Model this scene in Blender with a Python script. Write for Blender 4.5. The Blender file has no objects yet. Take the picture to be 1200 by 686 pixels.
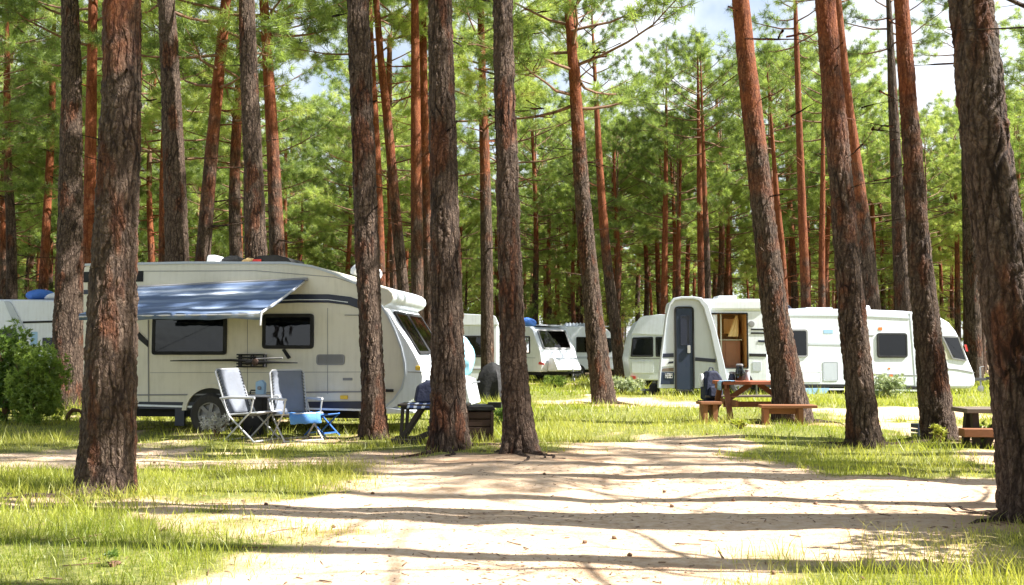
import bpy, bmesh, math, random
import numpy as np
from mathutils import Matrix, Vector, Euler

# ------------------------------------------------------------------ camera, light, exposure
SC = bpy.context.scene
COL = SC.collection
R = math.radians
F_PX, HOR, CAM_Z = 1150.0, 415.0, 1.2          # focal length in photo pixels, horizon row, eye height
PITCH = math.atan((HOR - 343.0) / F_PX)
cam_d = bpy.data.cameras.new("camera")
cam_d.sensor_width = 36.0
cam_d.lens = F_PX / 1200.0 * 36.0
cam_d.clip_start = 0.05
cam_d.clip_end = 3000.0
cam = bpy.data.objects.new("camera", cam_d)
COL.objects.link(cam)
cam.location = (0, 0, CAM_Z)
cam.rotation_euler = (math.pi / 2 + PITCH, 0, 0)
SC.camera = cam

SUN_EL, SUN_AZ = R(46), R(97)                   # azimuth clockwise from +Y (straight ahead)
world = bpy.data.worlds.new("World")
SC.world = world
world.use_nodes = True
wn = world.node_tree.nodes
bg = wn.get("Background") or wn.new("ShaderNodeBackground")
sky = wn.new("ShaderNodeTexSky")
sky.sky_type = 'NISHITA'
sky.sun_disc = False
sky.sun_elevation = SUN_EL
sky.sun_rotation = SUN_AZ
sky.air_density = 1.0
sky.dust_density = 1.2
wl = world.node_tree.links                        # thin white summer cloud over the clear sky
w_tc = wn.new("ShaderNodeTexCoord"); w_n = wn.new("ShaderNodeTexNoise")
w_n.inputs["Scale"].default_value = 3.2; w_n.inputs["Detail"].default_value = 6; w_n.inputs["Roughness"].default_value = .6
wl.new(w_tc.outputs["Generated"], w_n.inputs["Vector"])
w_r = wn.new("ShaderNodeMapRange"); w_r.inputs[1].default_value = .28; w_r.inputs[2].default_value = .55; w_r.inputs[4].default_value = .9
wl.new(w_n.outputs[0], w_r.inputs[0])
w_m = wn.new("ShaderNodeMix"); w_m.data_type = 'RGBA'
w_s = wn.new("ShaderNodeSeparateXYZ"); wl.new(w_tc.outputs["Generated"], w_s.inputs[0])
w_e = wn.new("ShaderNodeMapRange"); w_e.inputs[1].default_value = .40; w_e.inputs[2].default_value = .75; w_e.inputs[3].default_value = 1.0; w_e.inputs[4].default_value = .15
wl.new(w_s.outputs[2], w_e.inputs[0])              # cloud kept low; unseen upper sky left clear to deepen the shade
w_x = wn.new("ShaderNodeMath"); w_x.operation = 'MULTIPLY'; wl.new(w_r.outputs[0], w_x.inputs[0]); wl.new(w_e.outputs[0], w_x.inputs[1])
wl.new(w_x.outputs[0], w_m.inputs[0]); wl.new(sky.outputs[0], w_m.inputs[6]); w_m.inputs[7].default_value = (6.6, 6.9, 7.3, 1)
wl.new(w_m.outputs[2], bg.inputs[0])
bg.inputs[1].default_value = 0.06
sun_d = bpy.data.lights.new("sun", 'SUN')
sun_d.energy = 5.0
sun_d.angle = R(0.5)
sun_d.color = (1.0, 0.965, 0.90)
sun = bpy.data.objects.new("sun", sun_d)
COL.objects.link(sun)
SUN_DIR = Vector((math.cos(SUN_EL) * math.sin(SUN_AZ), math.cos(SUN_EL) * math.cos(SUN_AZ), math.sin(SUN_EL)))
sun.rotation_euler = SUN_DIR.to_track_quat('Z', 'Y').to_euler()
SC.view_settings.view_transform = 'Standard'
SC.view_settings.look = 'None'
SC.view_settings.gamma = 1.0
SC.view_settings.use_curve_mapping = False
SC.view_settings.exposure = 1.78
SC.cycles.max_bounces = 7
SC.cycles.diffuse_bounces = 4
SC.cycles.glossy_bounces = 3
SC.cycles.transmission_bounces = 4
SC.cycles.transparent_max_bounces = 8
SC.cycles.caustics_reflective = False
SC.cycles.caustics_refractive = False
SC.cycles.use_denoising = True
try:
    SC.cycles.denoiser = 'OPENIMAGEDENOISE'
except Exception:
    pass

rnd = random.Random(7)
nrg = np.random.default_rng(11)

# ------------------------------------------------------------------ noise and terrain
_perm = np.random.default_rng(5).random((256, 256))


def vnoise(x, y):
    x = np.asarray(x, float); y = np.asarray(y, float)
    xi = np.floor(x).astype(int); yi = np.floor(y).astype(int)
    fx = x - xi; fy = y - yi
    fx = fx * fx * (3 - 2 * fx); fy = fy * fy * (3 - 2 * fy)
    a = _perm[xi & 255, yi & 255]; b = _perm[(xi + 1) & 255, yi & 255]
    c = _perm[xi & 255, (yi + 1) & 255]; d = _perm[(xi + 1) & 255, (yi + 1) & 255]
    return (a * (1 - fx) + b * fx) * (1 - fy) + (c * (1 - fx) + d * fx) * fy - 0.5


def hgt(x, y):
    """terrain height"""
    x = np.asarray(x, float); y = np.asarray(y, float)
    far = np.clip((y - 60) / 200, 0, 1)
    h = 0.13 * vnoise(x * .28 + 3, y * .33 + 9) + 0.055 * vnoise(x * .9, y * 1.0 + 40) + 0.028 * vnoise(x * 2.7 + 7, y * 2.9) + 0.014 * vnoise(x * 6.5, y * 6.1 + 2)
    near = np.clip((y - 2) / 6, 0.35, 1)
    return h * near * (1 - far)


def hz(x, y):
    return float(hgt(x, y))


def ray(px, py):
    u = (px - 600.0) / F_PX; v = (343.0 - py) / F_PX
    cp, sp = math.cos(PITCH), math.sin(PITCH)
    return Vector((u, cp - v * sp, sp + v * cp))


def ground(px, py):
    """photo pixel -> point of the ground"""
    d = ray(px, py); z = 0.0
    for _ in range(4):
        t = (z - CAM_Z) / d.z
        x, y = d.x * t, d.y * t
        z = hz(x, y)
    return x, y


def at_depth(px, py, Y):
    d = ray(px, py); t = Y / d.y
    return Vector((d.x * t, Y, CAM_Z + d.z * t))


# ------------------------------------------------------------------ materials
def mat(name):
    m = bpy.data.materials.new(name); m.use_nodes = True
    nt = m.node_tree
    return m, nt, nt.nodes.get("Principled BSDF"), nt.nodes.get("Material Output")


def nd(nt, t, **kw):
    n = nt.nodes.new(t)
    for k, v in kw.items():
        if k.startswith("i_"):
            n.inputs[k[2:]].default_value = v
        elif k.startswith("n_"):
            n.inputs[int(k[2:])].default_value = v
        else:
            setattr(n, k, v)
    return n


def ramp(nt, fac, stops):
    r = nt.nodes.new("ShaderNodeValToRGB")
    el = r.color_ramp.elements
    el[0].position, el[0].color = stops[0][0], (*stops[0][1], 1)
    el[1].position, el[1].color = stops[-1][0], (*stops[-1][1], 1)
    for p, c in stops[1:-1]:
        e = el.new(p); e.color = (*c, 1)
    nt.links.new(fac, r.inputs[0])
    return r.outputs[0]


def mix(nt, fac, a, b, blend='MIX'):
    m = nt.nodes.new("ShaderNodeMix"); m.data_type = 'RGBA'; m.blend_type = blend
    for sock, v in ((m.inputs[0], fac), (m.inputs[6], a), (m.inputs[7], b)):
        if isinstance(v, (int, float)):
            sock.default_value = v
        elif isinstance(v, tuple):
            sock.default_value = (*v, 1) if len(v) == 3 else v
        else:
            nt.links.new(v, sock)
    return m.outputs[2]


def math_n(nt, op, a, b=None, clamp=False):
    m = nt.nodes.new("ShaderNodeMath"); m.operation = op; m.use_clamp = clamp
    for i, v in enumerate((a, b)):
        if v is None: continue
        if isinstance(v, (int, float)): m.inputs[i].default_value = v
        else: nt.links.new(v, m.inputs[i])
    return m.outputs[0]


def noise_t(nt, vec, scale, detail=3, rough=.55, dist=0.0):
    n = nd(nt, "ShaderNodeTexNoise")
    n.inputs["Scale"].default_value = scale; n.inputs["Detail"].default_value = detail
    n.inputs["Roughness"].default_value = rough; n.inputs["Distortion"].default_value = dist
    if vec is not None: nt.links.new(vec, n.inputs["Vector"])
    return n.outputs[0]


def mapping(nt, vec, scale=(1, 1, 1), loc=(0, 0, 0)):
    m = nd(nt, "ShaderNodeMapping")
    m.inputs["Scale"].default_value = scale; m.inputs["Location"].default_value = loc
    nt.links.new(vec, m.inputs["Vector"])
    return m.outputs[0]


def paint(name, col, rough=.35, grime=.25, grime_col=(.16, .14, .10), bump=.0, metallic=0.0, scale=3.0, coat=0.0):
    m, nt, bs, out = mat(name)
    tc = nd(nt, "ShaderNodeTexCoord")
    n1 = noise_t(nt, tc.outputs["Object"], scale, 6, .65)
    n2 = noise_t(nt, mapping(nt, tc.outputs["Object"], (9, 9, .8)), 2.0, 4, .6)
    f = math_n(nt, 'MULTIPLY', ramp(nt, math_n(nt, 'MULTIPLY', n1, n2), [(.22, (0, 0, 0)), (.55, (1, 1, 1))]), grime)
    nt.links.new(mix(nt, f, col, grime_col), bs.inputs["Base Color"])
    nt.links.new(ramp(nt, n1, [(.3, (rough * .75,) * 3), (.75, (min(1, rough * 1.4),) * 3)]), bs.inputs["Roughness"])
    bs.inputs["Metallic"].default_value = metallic
    bs.inputs["Coat Weight"].default_value = coat
    if bump:
        b = nd(nt, "ShaderNodeBump"); b.inputs["Strength"].default_value = bump; b.inputs["Distance"].default_value = .02
        nt.links.new(noise_t(nt, tc.outputs["Object"], scale * 2.0, 3), b.inputs["Height"])
        nt.links.new(b.outputs[0], bs.inputs["Normal"])
    return m


M = {}
M['cream'] = paint("cream paint", (.65, .62, .52),   .38, .26, bump=.04)
M['white'] = paint("white gelcoat", (.71, .75, .81), .34, .30, bump=.035)
M['greywhite'] = paint("grey white panel", (.46, .50, .56), .4, .2, bump=.03)
M['navy'] = paint("navy paint", (.010, .015, .038), .35, .06)
M['navydoor'] = paint("navy door paint", (.008, .020, .052), .6, .06, bump=.04)
M['black'] = paint("black plastic", (.006, .006, .007), .75, .06, (.04, .035, .03))
M['rubber'] = paint("rubber", (.022, .021, .02), .8, .5, (.10, .085, .065))
M['grey'] = paint("grey plastic", (.22, .22, .23), .5, .3)
M['alloy'] = paint("alloy metal", (.55, .55, .57), .35, .35, metallic=.85)
M['tube'] = paint("pale enamelled tube", (.46, .47, .49), .35, .25)
M['fabgrey'] = paint("grey chair fabric", (.15, .165, .20), .85, .2, bump=.3, scale=8)
M['towel'] = paint("blue towel cloth", (.07, .22, .55), .9, .15, bump=.5, scale=12)
M['bluefab'] = paint("blue cloth", (.05, .16, .52), .8, .15, bump=.4, scale=6)
M['blueplastic'] = paint("blue plastic", (.03, .13, .50), .4, .15)
M['palebag'] = paint("pale blue plastic film", (.28, .58, .72), .3, .15, bump=.6, scale=7)
M['whitecloth'] = paint("white cloth", (.72, .73, .74), .85, .15, bump=.4, scale=6)
M['navycloth'] = paint("navy cloth", (.012, .017, .045), .85, .06, bump=.5, scale=9)
M['blackcloth'] = paint("black cloth", (.006, .006, .007), .9, .05, bump=.6, scale=7)
M['tan'] = paint("tan cloth", (.62, .42, .18), .8, .15)
M['red'] = paint("red plastic", (.55, .03, .02), .35, .1)
M['orange'] = paint("orange plastic", (.75, .18, .03), .35, .1)
M['amber'] = paint("amber lens", (.75, .48, .04), .25, .1)
M['curtain'] = paint("pale curtain", (.50, .48, .38), .9, .2)
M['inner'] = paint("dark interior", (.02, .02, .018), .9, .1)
M['stone'] = paint("stone", (.30, .26, .22), .8, .4)
M['skyblue'] = paint("printed pale blue", (.30, .48, .68), .5, .2)


def wood_mat(name, c1, c2, axis=(2, 14, 14), rough=.65):
    m, nt, bs, out = mat(name)
    tc = nd(nt, "ShaderNodeTexCoord")
    v = mapping(nt, tc.outputs["Object"], axis)
    n = noise_t(nt, v, 3.0, 6, .65, .6)
    n2 = noise_t(nt, tc.outputs["Object"], 2.2, 3)
    c = mix(nt, n, c1, c2)
    c = mix(nt, math_n(nt, 'MULTIPLY', n2, .28), c, (.10, .080, .06))
    nt.links.new(c, bs.inputs["Base Color"])
    bs.inputs["Roughness"].default_value = rough
    b = nd(nt, "ShaderNodeBump"); b.inputs["Strength"].default_value = .5; b.inputs["Distance"].default_value = .004
    nt.links.new(n, b.inputs["Height"]); nt.links.new(b.outputs[0], bs.inputs["Normal"])
    return m


M['redwood'] = wood_mat("red stained wood", (.46, .13, .055), (.28, .075, .03))
M['wood'] = wood_mat("brown wood", (.34, .125, .042), (.17, .06, .022))
M['oldwood'] = wood_mat("weathered wood", (.20, .155, .115), (.10, .075, .055))
M['darkwood'] = wood_mat("dark wood", (.030, .018, .012), (.014, .010, .008))
M['cratewood'] = wood_mat("crate wood", (.060, .022, .012), (.028, .012, .008))
M['cabinet'] = wood_mat("warm cabinet veneer", (.80, .42, .12), (.58, .25, .065), (3, 3, 1), .4)
M['cabinetdark'] = wood_mat("dark cabinet veneer", (.36, .13, .045), (.22, .075, .03), (3, 3, 1), .4)


def glass_mat():
    m, nt, bs, out = mat("tinted glass")
    nt.nodes.remove(bs)
    tr = nd(nt, "ShaderNodeBsdfTransparent"); tr.inputs[0].default_value = (.22, .23, .23, 1)
    gl = nd(nt, "ShaderNodeBsdfGlossy"); gl.inputs["Roughness"].default_value = .03; gl.inputs[0].default_value = (.95, .97, 1, 1)
    fr = nd(nt, "ShaderNodeFresnel"); fr.inputs[0].default_value = 1.5
    tc = nd(nt, "ShaderNodeTexCoord")
    b = nd(nt, "ShaderNodeBump"); b.inputs["Strength"].default_value = .12; b.inputs["Distance"].default_value = .02
    nt.links.new(noise_t(nt, tc.outputs["Object"], 3.5, 2), b.inputs["Height"])
    nt.links.new(b.outputs[0], gl.inputs["Normal"])
    mx = nd(nt, "ShaderNodeMixShader")
    nt.links.new(math_n(nt, 'ADD', fr.outputs[0], .0), mx.inputs[0])
    nt.links.new(tr.outputs[0], mx.inputs[1]); nt.links.new(gl.outputs[0], mx.inputs[2])
    nt.links.new(mx.outputs[0], out.inputs[0])
    return m


M['glass'] = glass_mat()


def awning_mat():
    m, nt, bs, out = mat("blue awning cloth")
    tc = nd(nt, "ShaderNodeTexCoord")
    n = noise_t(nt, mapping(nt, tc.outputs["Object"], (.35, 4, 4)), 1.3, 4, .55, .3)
    c = ramp(nt, n, [(.3, (.050, .085, .165)), (.48, (.075, .115, .21)), (.58, (.15, .20, .30)), (.72, (.46, .50, .56))])  # pale streaks stand in for sun patches, painted into the cloth colour
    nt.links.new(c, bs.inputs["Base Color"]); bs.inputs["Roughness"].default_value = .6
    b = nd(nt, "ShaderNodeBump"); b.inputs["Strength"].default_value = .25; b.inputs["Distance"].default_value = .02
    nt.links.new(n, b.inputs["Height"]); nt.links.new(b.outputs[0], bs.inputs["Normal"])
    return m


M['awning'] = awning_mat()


def bark_mat(name, disp, mid_scale=1.0):
    m, nt, bs, out = mat(name)
    tc = nd(nt, "ShaderNodeTexCoord")
    oi = nd(nt, "ShaderNodeObjectInfo")
    off = nd(nt, "ShaderNodeVectorMath", operation='MULTIPLY_ADD')
    nt.links.new(oi.outputs["Random"], off.inputs[0])
    off.inputs[1].default_value = (31, 17, 47)
    nt.links.new(tc.outputs["Object"], off.inputs[2])
    P = off.outputs[0]
    # warp the surface coordinates, coarse then fine, so that the fissures wander and fray
    def warp(src, scale, amt, det=2):
        w_ = nd(nt, "ShaderNodeTexNoise"); w_.inputs["Scale"].default_value = scale; w_.inputs["Detail"].default_value = det
        nt.links.new(src, w_.inputs["Vector"])
        a_ = nd(nt, "ShaderNodeVectorMath", operation='MULTIPLY_ADD')
        nt.links.new(w_.outputs["Color"], a_.inputs[0]); a_.inputs[1].default_value = amt; nt.links.new(src, a_.inputs[2])
        return a_.outputs[0]
    wa = warp(warp(P, 2.6, (.10, .10, .22)), 22, (.022, .022, .05), 3)
    vo = nd(nt, "ShaderNodeTexVoronoi"); vo.feature = 'DISTANCE_TO_EDGE'; vo.inputs["Scale"].default_value = 12.0 * mid_scale
    nt.links.new(mapping(nt, wa, (1, 1, .17)), vo.inputs["Vector"])
    vo2 = nd(nt, "ShaderNodeTexVoronoi"); vo2.feature = 'DISTANCE_TO_EDGE'; vo2.inputs["Scale"].default_value = 21 * mid_scale
    nt.links.new(mapping(nt, wa, (1, 1, .42)), vo2.inputs["Vector"])
    ridged = noise_t(nt, mapping(nt, wa, (1, 1, .22)), 24 * mid_scale, 5, .62)
    e1 = ramp(nt, vo.outputs["Distance"], [(0.0, (0, 0, 0)), (.05, (.10,) * 3), (.13, (.75,) * 3), (.26, (1, 1, 1))])
    open_ = ramp(nt, noise_t(nt, mapping(nt, P, (1, 1, .5)), 3.1, 2), [(.36, (0, 0, 0)), (.56, (1, 1, 1))])
    e1 = mix(nt, math_n(nt, 'MULTIPLY', open_, .45), e1, (1, 1, 1))
    e2 = ramp(nt, vo2.outputs["Distance"], [(0.0, (0, 0, 0)), (.08, (.5,) * 3), (.25, (1, 1, 1))])
    e3 = ramp(nt, ridged, [(.32, (0, 0, 0)), (.50, (.75,) * 3), (.68, (1, 1, 1))])
    fine = noise_t(nt, mapping(nt, wa, (1, 1, .75)), 40, 5, .72)
    big = noise_t(nt, P, 2.3, 3, .6)
    # height blend to the orange upper stem
    sep = nd(nt, "ShaderNodeSeparateXYZ"); nt.links.new(tc.outputs["Object"], sep.inputs[0])
    at = nd(nt, "ShaderNodeAttribute", attribute_type='OBJECT', attribute_name='orange_from')
    up = math_n(nt, 'SUBTRACT', sep.outputs[2], at.outputs["Fac"])
    up = math_n(nt, 'ADD', math_n(nt, 'MULTIPLY', up, .33), math_n(nt, 'MULTIPLY', math_n(nt, 'SUBTRACT', big, .5), 2.6))
    up = math_n(nt, 'ADD', up, .0, True)
    # patches where the plates have flaked off show the orange bark below
    pt = ramp(nt, noise_t(nt, mapping(nt, P, (1.5, 1.5, .6), (5, 2, 9)), 1.7, 3, .6), [(.55, (0, 0, 0)), (.62, (.85,) * 3)])
    plate = ramp(nt, fine, [(.30, (.060, .040, .029)), (.5, (.135, .096, .071)), (.70, (.29, .225, .175))])
    plate = mix(nt, math_n(nt, 'MULTIPLY', big, .55), plate, (.12, .066, .043))
    orange = ramp(nt, fine, [(.28, (.12, .036, .015)), (.5, (.26, .084, .030)), (.75, (.40, .16, .07))])
    orange_low = ramp(nt, fine, [(.28, (.075, .028, .014)), (.55, (.17, .062, .028)), (.78, (.30, .14, .075))])
    c = mix(nt, pt, plate, orange_low)
    c = mix(nt, up, c, orange)
    h = math_n(nt, 'MULTIPLY', e1, math_n(nt, 'ADD', math_n(nt, 'MULTIPLY', e3, math_n(nt, 'ADD', math_n(nt, 'MULTIPLY', e2, .6), .3)), .12))
    gr = mix(nt, up, mix(nt, h, (.10, .075, .06), (1.0, 1.0, 1.0)), mix(nt, h, (.42, .30, .26), (1, 1, 1)))
    c = mix(nt, 1.0, c, gr, 'MULTIPLY')
    nt.links.new(c, bs.inputs["Base Color"])
    bs.inputs["Roughness"].default_value = .85
    bs.inputs["Specular IOR Level"].default_value = .25
    hh = math_n(nt, 'ADD', math_n(nt, 'MULTIPLY', h, math_n(nt, 'SUBTRACT', 1.0, math_n(nt, 'MULTIPLY', up, .7))),
                math_n(nt, 'MULTIPLY', math_n(nt, 'SUBTRACT', fine, .5), .45))
    if disp:
        d = nd(nt, "ShaderNodeDisplacement"); d.inputs["Midlevel"].default_value = .7; d.inputs["Scale"].default_value = disp
        nt.links.new(hh, d.inputs["Height"]); nt.links.new(d.outputs[0], out.inputs["Displacement"])
        m.displacement_method = 'BOTH'
    else:
        b = nd(nt, "ShaderNodeBump"); b.inputs["Strength"].default_value = 1.0; b.inputs["Distance"].default_value = .03
        nt.links.new(hh, b.inputs["Height"]); nt.links.new(b.outputs[0], bs.inputs["Normal"])
    return m


M['bark'] = bark_mat("pine bark close", .034, 1.1)
M['bark_far'] = bark_mat("pine bark", 0, .8)


def limb_mat():
    m, nt, bs, out = mat("pine limb bark")
    tc = nd(nt, "ShaderNodeTexCoord")
    n = noise_t(nt, tc.outputs["Object"], 9, 4)
    nt.links.new(ramp(nt, n, [(.3, (.09, .05, .032)), (.7, (.26, .14, .08))]), bs.inputs["Base Color"])
    bs.inputs["Roughness"].default_value = .9
    return m


M['limb'] = limb_mat()


def leaf_mat(name, stops, trans=.45, tcol=1.6):
    m, nt, bs, out = mat(name)
    nt.nodes.remove(bs)
    a = nd(nt, "ShaderNodeAttribute", attribute_name='tint')
    oi = nd(nt, "ShaderNodeObjectInfo")
    f = math_n(nt, 'ADD', math_n(nt, 'MULTIPLY', a.outputs["Fac"], .62), math_n(nt, 'MULTIPLY', oi.outputs["Random"], .40))
    c = ramp(nt, f, stops)
    d = nd(nt, "ShaderNodeBsdfDiffuse"); t = nd(nt, "ShaderNodeBsdfTranslucent")
    nt.links.new(c, d.inputs[0])
    nt.links.new(mix(nt, 1.0, c, (tcol, tcol * 1.0, tcol * .68), 'MULTIPLY'), t.inputs[0])
    mx = nd(nt, "ShaderNodeMixShader"); mx.inputs[0].default_value = trans
    nt.links.new(d.outputs[0], mx.inputs[1]); nt.links.new(t.outputs[0], mx.inputs[2])
    g = nd(nt, "ShaderNodeBsdfGlossy"); g.inputs["Roughness"].default_value = .45
    m2 = nd(nt, "ShaderNodeMixShader"); m2.inputs[0].default_value = .035
    nt.links.new(mx.outputs[0], m2.inputs[1]); nt.links.new(g.outputs[0], m2.inputs[2])
    nt.links.new(m2.outputs[0], out.inputs[0])
    return m


M['needle'] = leaf_mat("pine needles", [(0.05, (.045, .078, .026)), (.32, (.125, .178, .045)), (.60, (.255, .335, .085)), (.92, (.46, .51, .16))], .52)
M['bushleaf'] = leaf_mat("bush leaves", [(0.1, (.05, .10, .02)), (.5, (.11, .18, .03)), (.95, (.2, .26, .06))])
M['brightleaf'] = leaf_mat("bright bush leaves", [(0.1, (.14, .21, .045)), (.5, (.28, .37, .08)), (.95, (.44, .50, .15))], .5)
M['paleleaf'] = leaf_mat("pale leaves", [(0.1, (.10, .15, .07)), (.5, (.22, .27, .15)), (.95, (.42, .44, .32))])
M['grassleaf'] = leaf_mat("grass blades", [(0.05, (.10, .15, .018)), (.35, (.22, .27, .03)), (.65, (.37, .38, .06)), (.97, (.52, .47, .18))], .45, 1.5)
M['flower'] = leaf_mat("white petals", [(0.1, (.6, .6, .6)), (.9, (.8, .8, .8))], .3, 1.0)


def ground_mat():
    m, nt, bs, out = mat("forest ground")
    tc = nd(nt, "ShaderNodeTexCoord"); P = tc.outputs["Object"]
    g = nd(nt, "ShaderNodeAttribute", attribute_name='turf')
    n1 = noise_t(nt, P, 1.3, 6, .65); n2 = noise_t(nt, P, 14, 5, .7); n3 = noise_t(nt, P, 70, 3, .7)
    sand = ramp(nt, n2, [(.25, (.41, .26, .15)), (.5, (.60, .44, .30)), (.8, (.72, .60, .47))])
    litter = ramp(nt, n3, [(.3, (.13, .062, .030)), (.7, (.34, .19, .10))])
    lf = ramp(nt, noise_t(nt, mapping(nt, P, (.5, 1.3, 1)), 1.1, 5, .7), [(.53, (0, 0, 0)), (.70, (.8,) * 3)])
    dirt = mix(nt, lf, sand, litter)
    sp = ramp(nt, n3, [(.66, (0, 0, 0)), (.74, (.7,) * 3)])
    dirt = mix(nt, sp, dirt, (.17, .09, .05))
    du = nd(nt, "ShaderNodeAttribute", attribute_name='duff')
    df = math_n(nt, 'MULTIPLY', du.outputs["Fac"], ramp(nt, n2, [(.30, (.35,) * 3), (.6, (1, 1, 1))]))
    dirt = mix(nt, df, dirt, litter)
    turf = ramp(nt, math_n(nt, 'ADD', math_n(nt, 'MULTIPLY', n2, .6), math_n(nt, 'MULTIPLY', n3, .4)), [(.32, (.045, .045, .018)), (.46, (.13, .15, .036)), (.58, (.24, .23, .075)), (.70, (.42, .33, .18))])
    tf = math_n(nt, 'ADD', g.outputs["Fac"], math_n(nt, 'MULTIPLY', math_n(nt, 'SUBTRACT', n2, .5), .9))
    tf = ramp(nt, tf, [(.3, (0, 0, 0)), (.62, (1, 1, 1))])
    nt.links.new(mix(nt, tf, dirt, turf), bs.inputs["Base Color"])
    bs.inputs["Roughness"].default_value = .95; bs.inputs["Specular IOR Level"].default_value = .15
    b = nd(nt, "ShaderNodeBump"); b.inputs["Strength"].default_value = .7; b.inputs["Distance"].default_value = .03
    hh = math_n(nt, 'ADD', n2, math_n(nt, 'MULTIPLY', n3, .4))
    nt.links.new(hh, b.inputs["Height"]); nt.links.new(b.outputs[0], bs.inputs["Normal"])
    return m


M['ground'] = ground_mat()


# ------------------------------------------------------------------ mesh builder
class MB:
    def __init__(self, M4=None):
        self.v = []; self.f = []; self.mi = []
        self.M = M4 or Matrix()

    def add(self, verts, faces, mi=0):
        o = len(self.v)
        self.v += [self.M @ Vector(p) for p in verts]
        self.f += [[i + o for i in f] for f in faces]
        self.mi += [mi] * len(faces)

    def box(self, x0, x1, y0, y1, z0, z1, mi=0):
        v = [(x, y, z) for x in (x0, x1) for y in (y0, y1) for z in (z0, z1)]
        self.add(v, [(0, 1, 3, 2), (4, 6, 7, 5), (0, 4, 5, 1), (2, 3, 7, 6), (0, 2, 6, 4), (1, 5, 7, 3)], mi)

    def bar(self, p, q, w, h, mi=0, up=(0, 0, 1)):
        p, q = Vector(p), Vector(q); d = (q - p).normalized(); u = Vector(up)
        if abs(d.dot(u)) > .98: u = Vector((0, 1, 0))
        s = d.cross(u).normalized(); u = s.cross(d)
        v = []
        for c in (p, q):
            for a, b in ((-1, -1), (1, -1), (1, 1), (-1, 1)):
                v.append(c + s * (a * w / 2) + u * (b * h / 2))
        self.add(v, [(0, 3, 2, 1), (4, 5, 6, 7), (0, 1, 5, 4), (1, 2, 6, 5), (2, 3, 7, 6), (3, 0, 4, 7)], mi)

    def tube(self, path, r, n=8, mi=0, cap=True):
        path = [Vector(p) for p in path]; k = len(path)
        rs = [r] * k if isinstance(r, (int, float)) else r
        v = []; prev = None
        for i, p in enumerate(path):
            d = (path[min(i + 1, k - 1)] - path[max(i - 1, 0)]).normalized()
            if prev is None:
                a = Vector((0, 0, 1)) if abs(d.z) < .9 else Vector((1, 0, 0))
                s = d.cross(a).normalized()
            else:
                s = (prev - d * prev.dot(d)).normalized()
            prev = s; t = d.cross(s)
            for j in range(n):
                an = 2 * math.pi * j / n
                v.append(p + (s * math.cos(an) + t * math.sin(an)) * rs[i])
        f = []
        for i in range(k - 1):
            for j in range(n):
                f.append((i * n + j, i * n + (j + 1) % n, (i + 1) * n + (j + 1) % n, (i + 1) * n + j))
        if cap:
            f.append(tuple(range(n))[::-1]); f.append(tuple((k - 1) * n + j for j in range(n)))
        self.add(v, f, mi)

    def plate(self, poly, y0, y1, mi=0):
        n = len(poly)
        v = [(x, y0, z) for x, z in poly] + [(x, y1, z) for x, z in poly]
        f = [tuple(range(n)), tuple(range(2 * n - 1, n - 1, -1))]
        for i in range(n):
            j = (i + 1) % n
            f.append((i, n + i, n + j, j))
        self.add(v, f, mi)

    def ring(self, outer, inner, y0, y1, mi=0):
        n = len(outer)
        v = [(x, y, z) for y in (y0, y1) for pl in (outer, inner) for x, z in pl]
        f = []
        for i in range(n):
            j = (i + 1) % n
            f += [(i, j, n + j, n + i), (2 * n + i, 3 * n + i, 3 * n + j, 2 * n + j), (i, 2 * n + i, 2 * n + j, j), (n + i, n + j, 3 * n + j, 3 * n + i)]
        self.add(v, f, mi)

    def lathe(self, prof, n=24, mi=0, axis='z', c=(0, 0, 0), cap=True):
        v = []; k = len(prof); c = Vector(c)
        for r, z in prof:
            for j in range(n):
                a = 2 * math.pi * j / n
                p = (r * math.cos(a), r * math.sin(a), z)
                if axis == 'y': p = (p[0], p[2], p[1])
                if axis == 'x': p = (p[2], p[0], p[1])
                v.append(c + Vector(p))
        f = [(i * n + j, i * n + (j + 1) % n, (i + 1) * n + (j + 1) % n, (i + 1) * n + j) for i in range(k - 1) for j in range(n)]
        if cap: f += [tuple(range(n))[::-1], tuple((k - 1) * n + j for j in range(n))]
        self.add(v, f, mi)

    def blob(self, c, r, mi=0, seed=0, amp=.18, nu=14, nv=9, flat=None):
        """lumpy bag / bundle"""
        c = Vector(c); v = []; rg = random.Random(seed)
        ph = [rg.uniform(0, 6.3) for _ in range(6)]
        for i in range(nv + 1):
            th = math.pi * i / nv
            for j in range(nu):
                a = 2 * math.pi * j / nu
                k = 1 + amp * (math.sin(3 * a + ph[0]) * math.sin(2 * th + ph[1]) + .6 * math.sin(5 * a + ph[2]) * math.sin(3 * th + ph[3]) + .4 * math.sin(8 * a + ph[4]) * math.sin(th))
                z = math.cos(th) * k
                if flat is not None: z = max(z, flat)
                v.append(c + Vector((math.sin(th) * math.cos(a) * r[0] * k, math.sin(th) * math.sin(a) * r[1] * k, z * r[2])))
        f = [(i * nu + j, i * nu + (j + 1) % nu, (i + 1) * nu + (j + 1) % nu, (i + 1) * nu + j) for i in range(nv) for j in range(nu)]
        self.add(v, f, mi)

    def build(self, name, mats, parent=None, bevel=0.0, seg=2, smooth=True, angle=40):
        me = bpy.data.meshes.new(name)
        me.from_pydata([tuple(p) for p in self.v], [], self.f)
        if not isinstance(mats, (list, tuple)): mats = [mats]
        for m in mats: me.materials.append(m)
        me.polygons.foreach_set("material_index", self.mi)
        b = bmesh.new(); b.from_mesh(me)
        bmesh.ops.remove_doubles(b, verts=b.verts, dist=1e-5)
        bmesh.ops.recalc_face_normals(b, faces=b.faces)
        b.to_mesh(me); b.free()
        if smooth:
            me.polygons.foreach_set("use_smooth", [True] * len(me.polygons))
            me.set_sharp_from_angle(angle=R(angle))
        o = bpy.data.objects.new(name, me); COL.objects.link(o)
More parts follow.
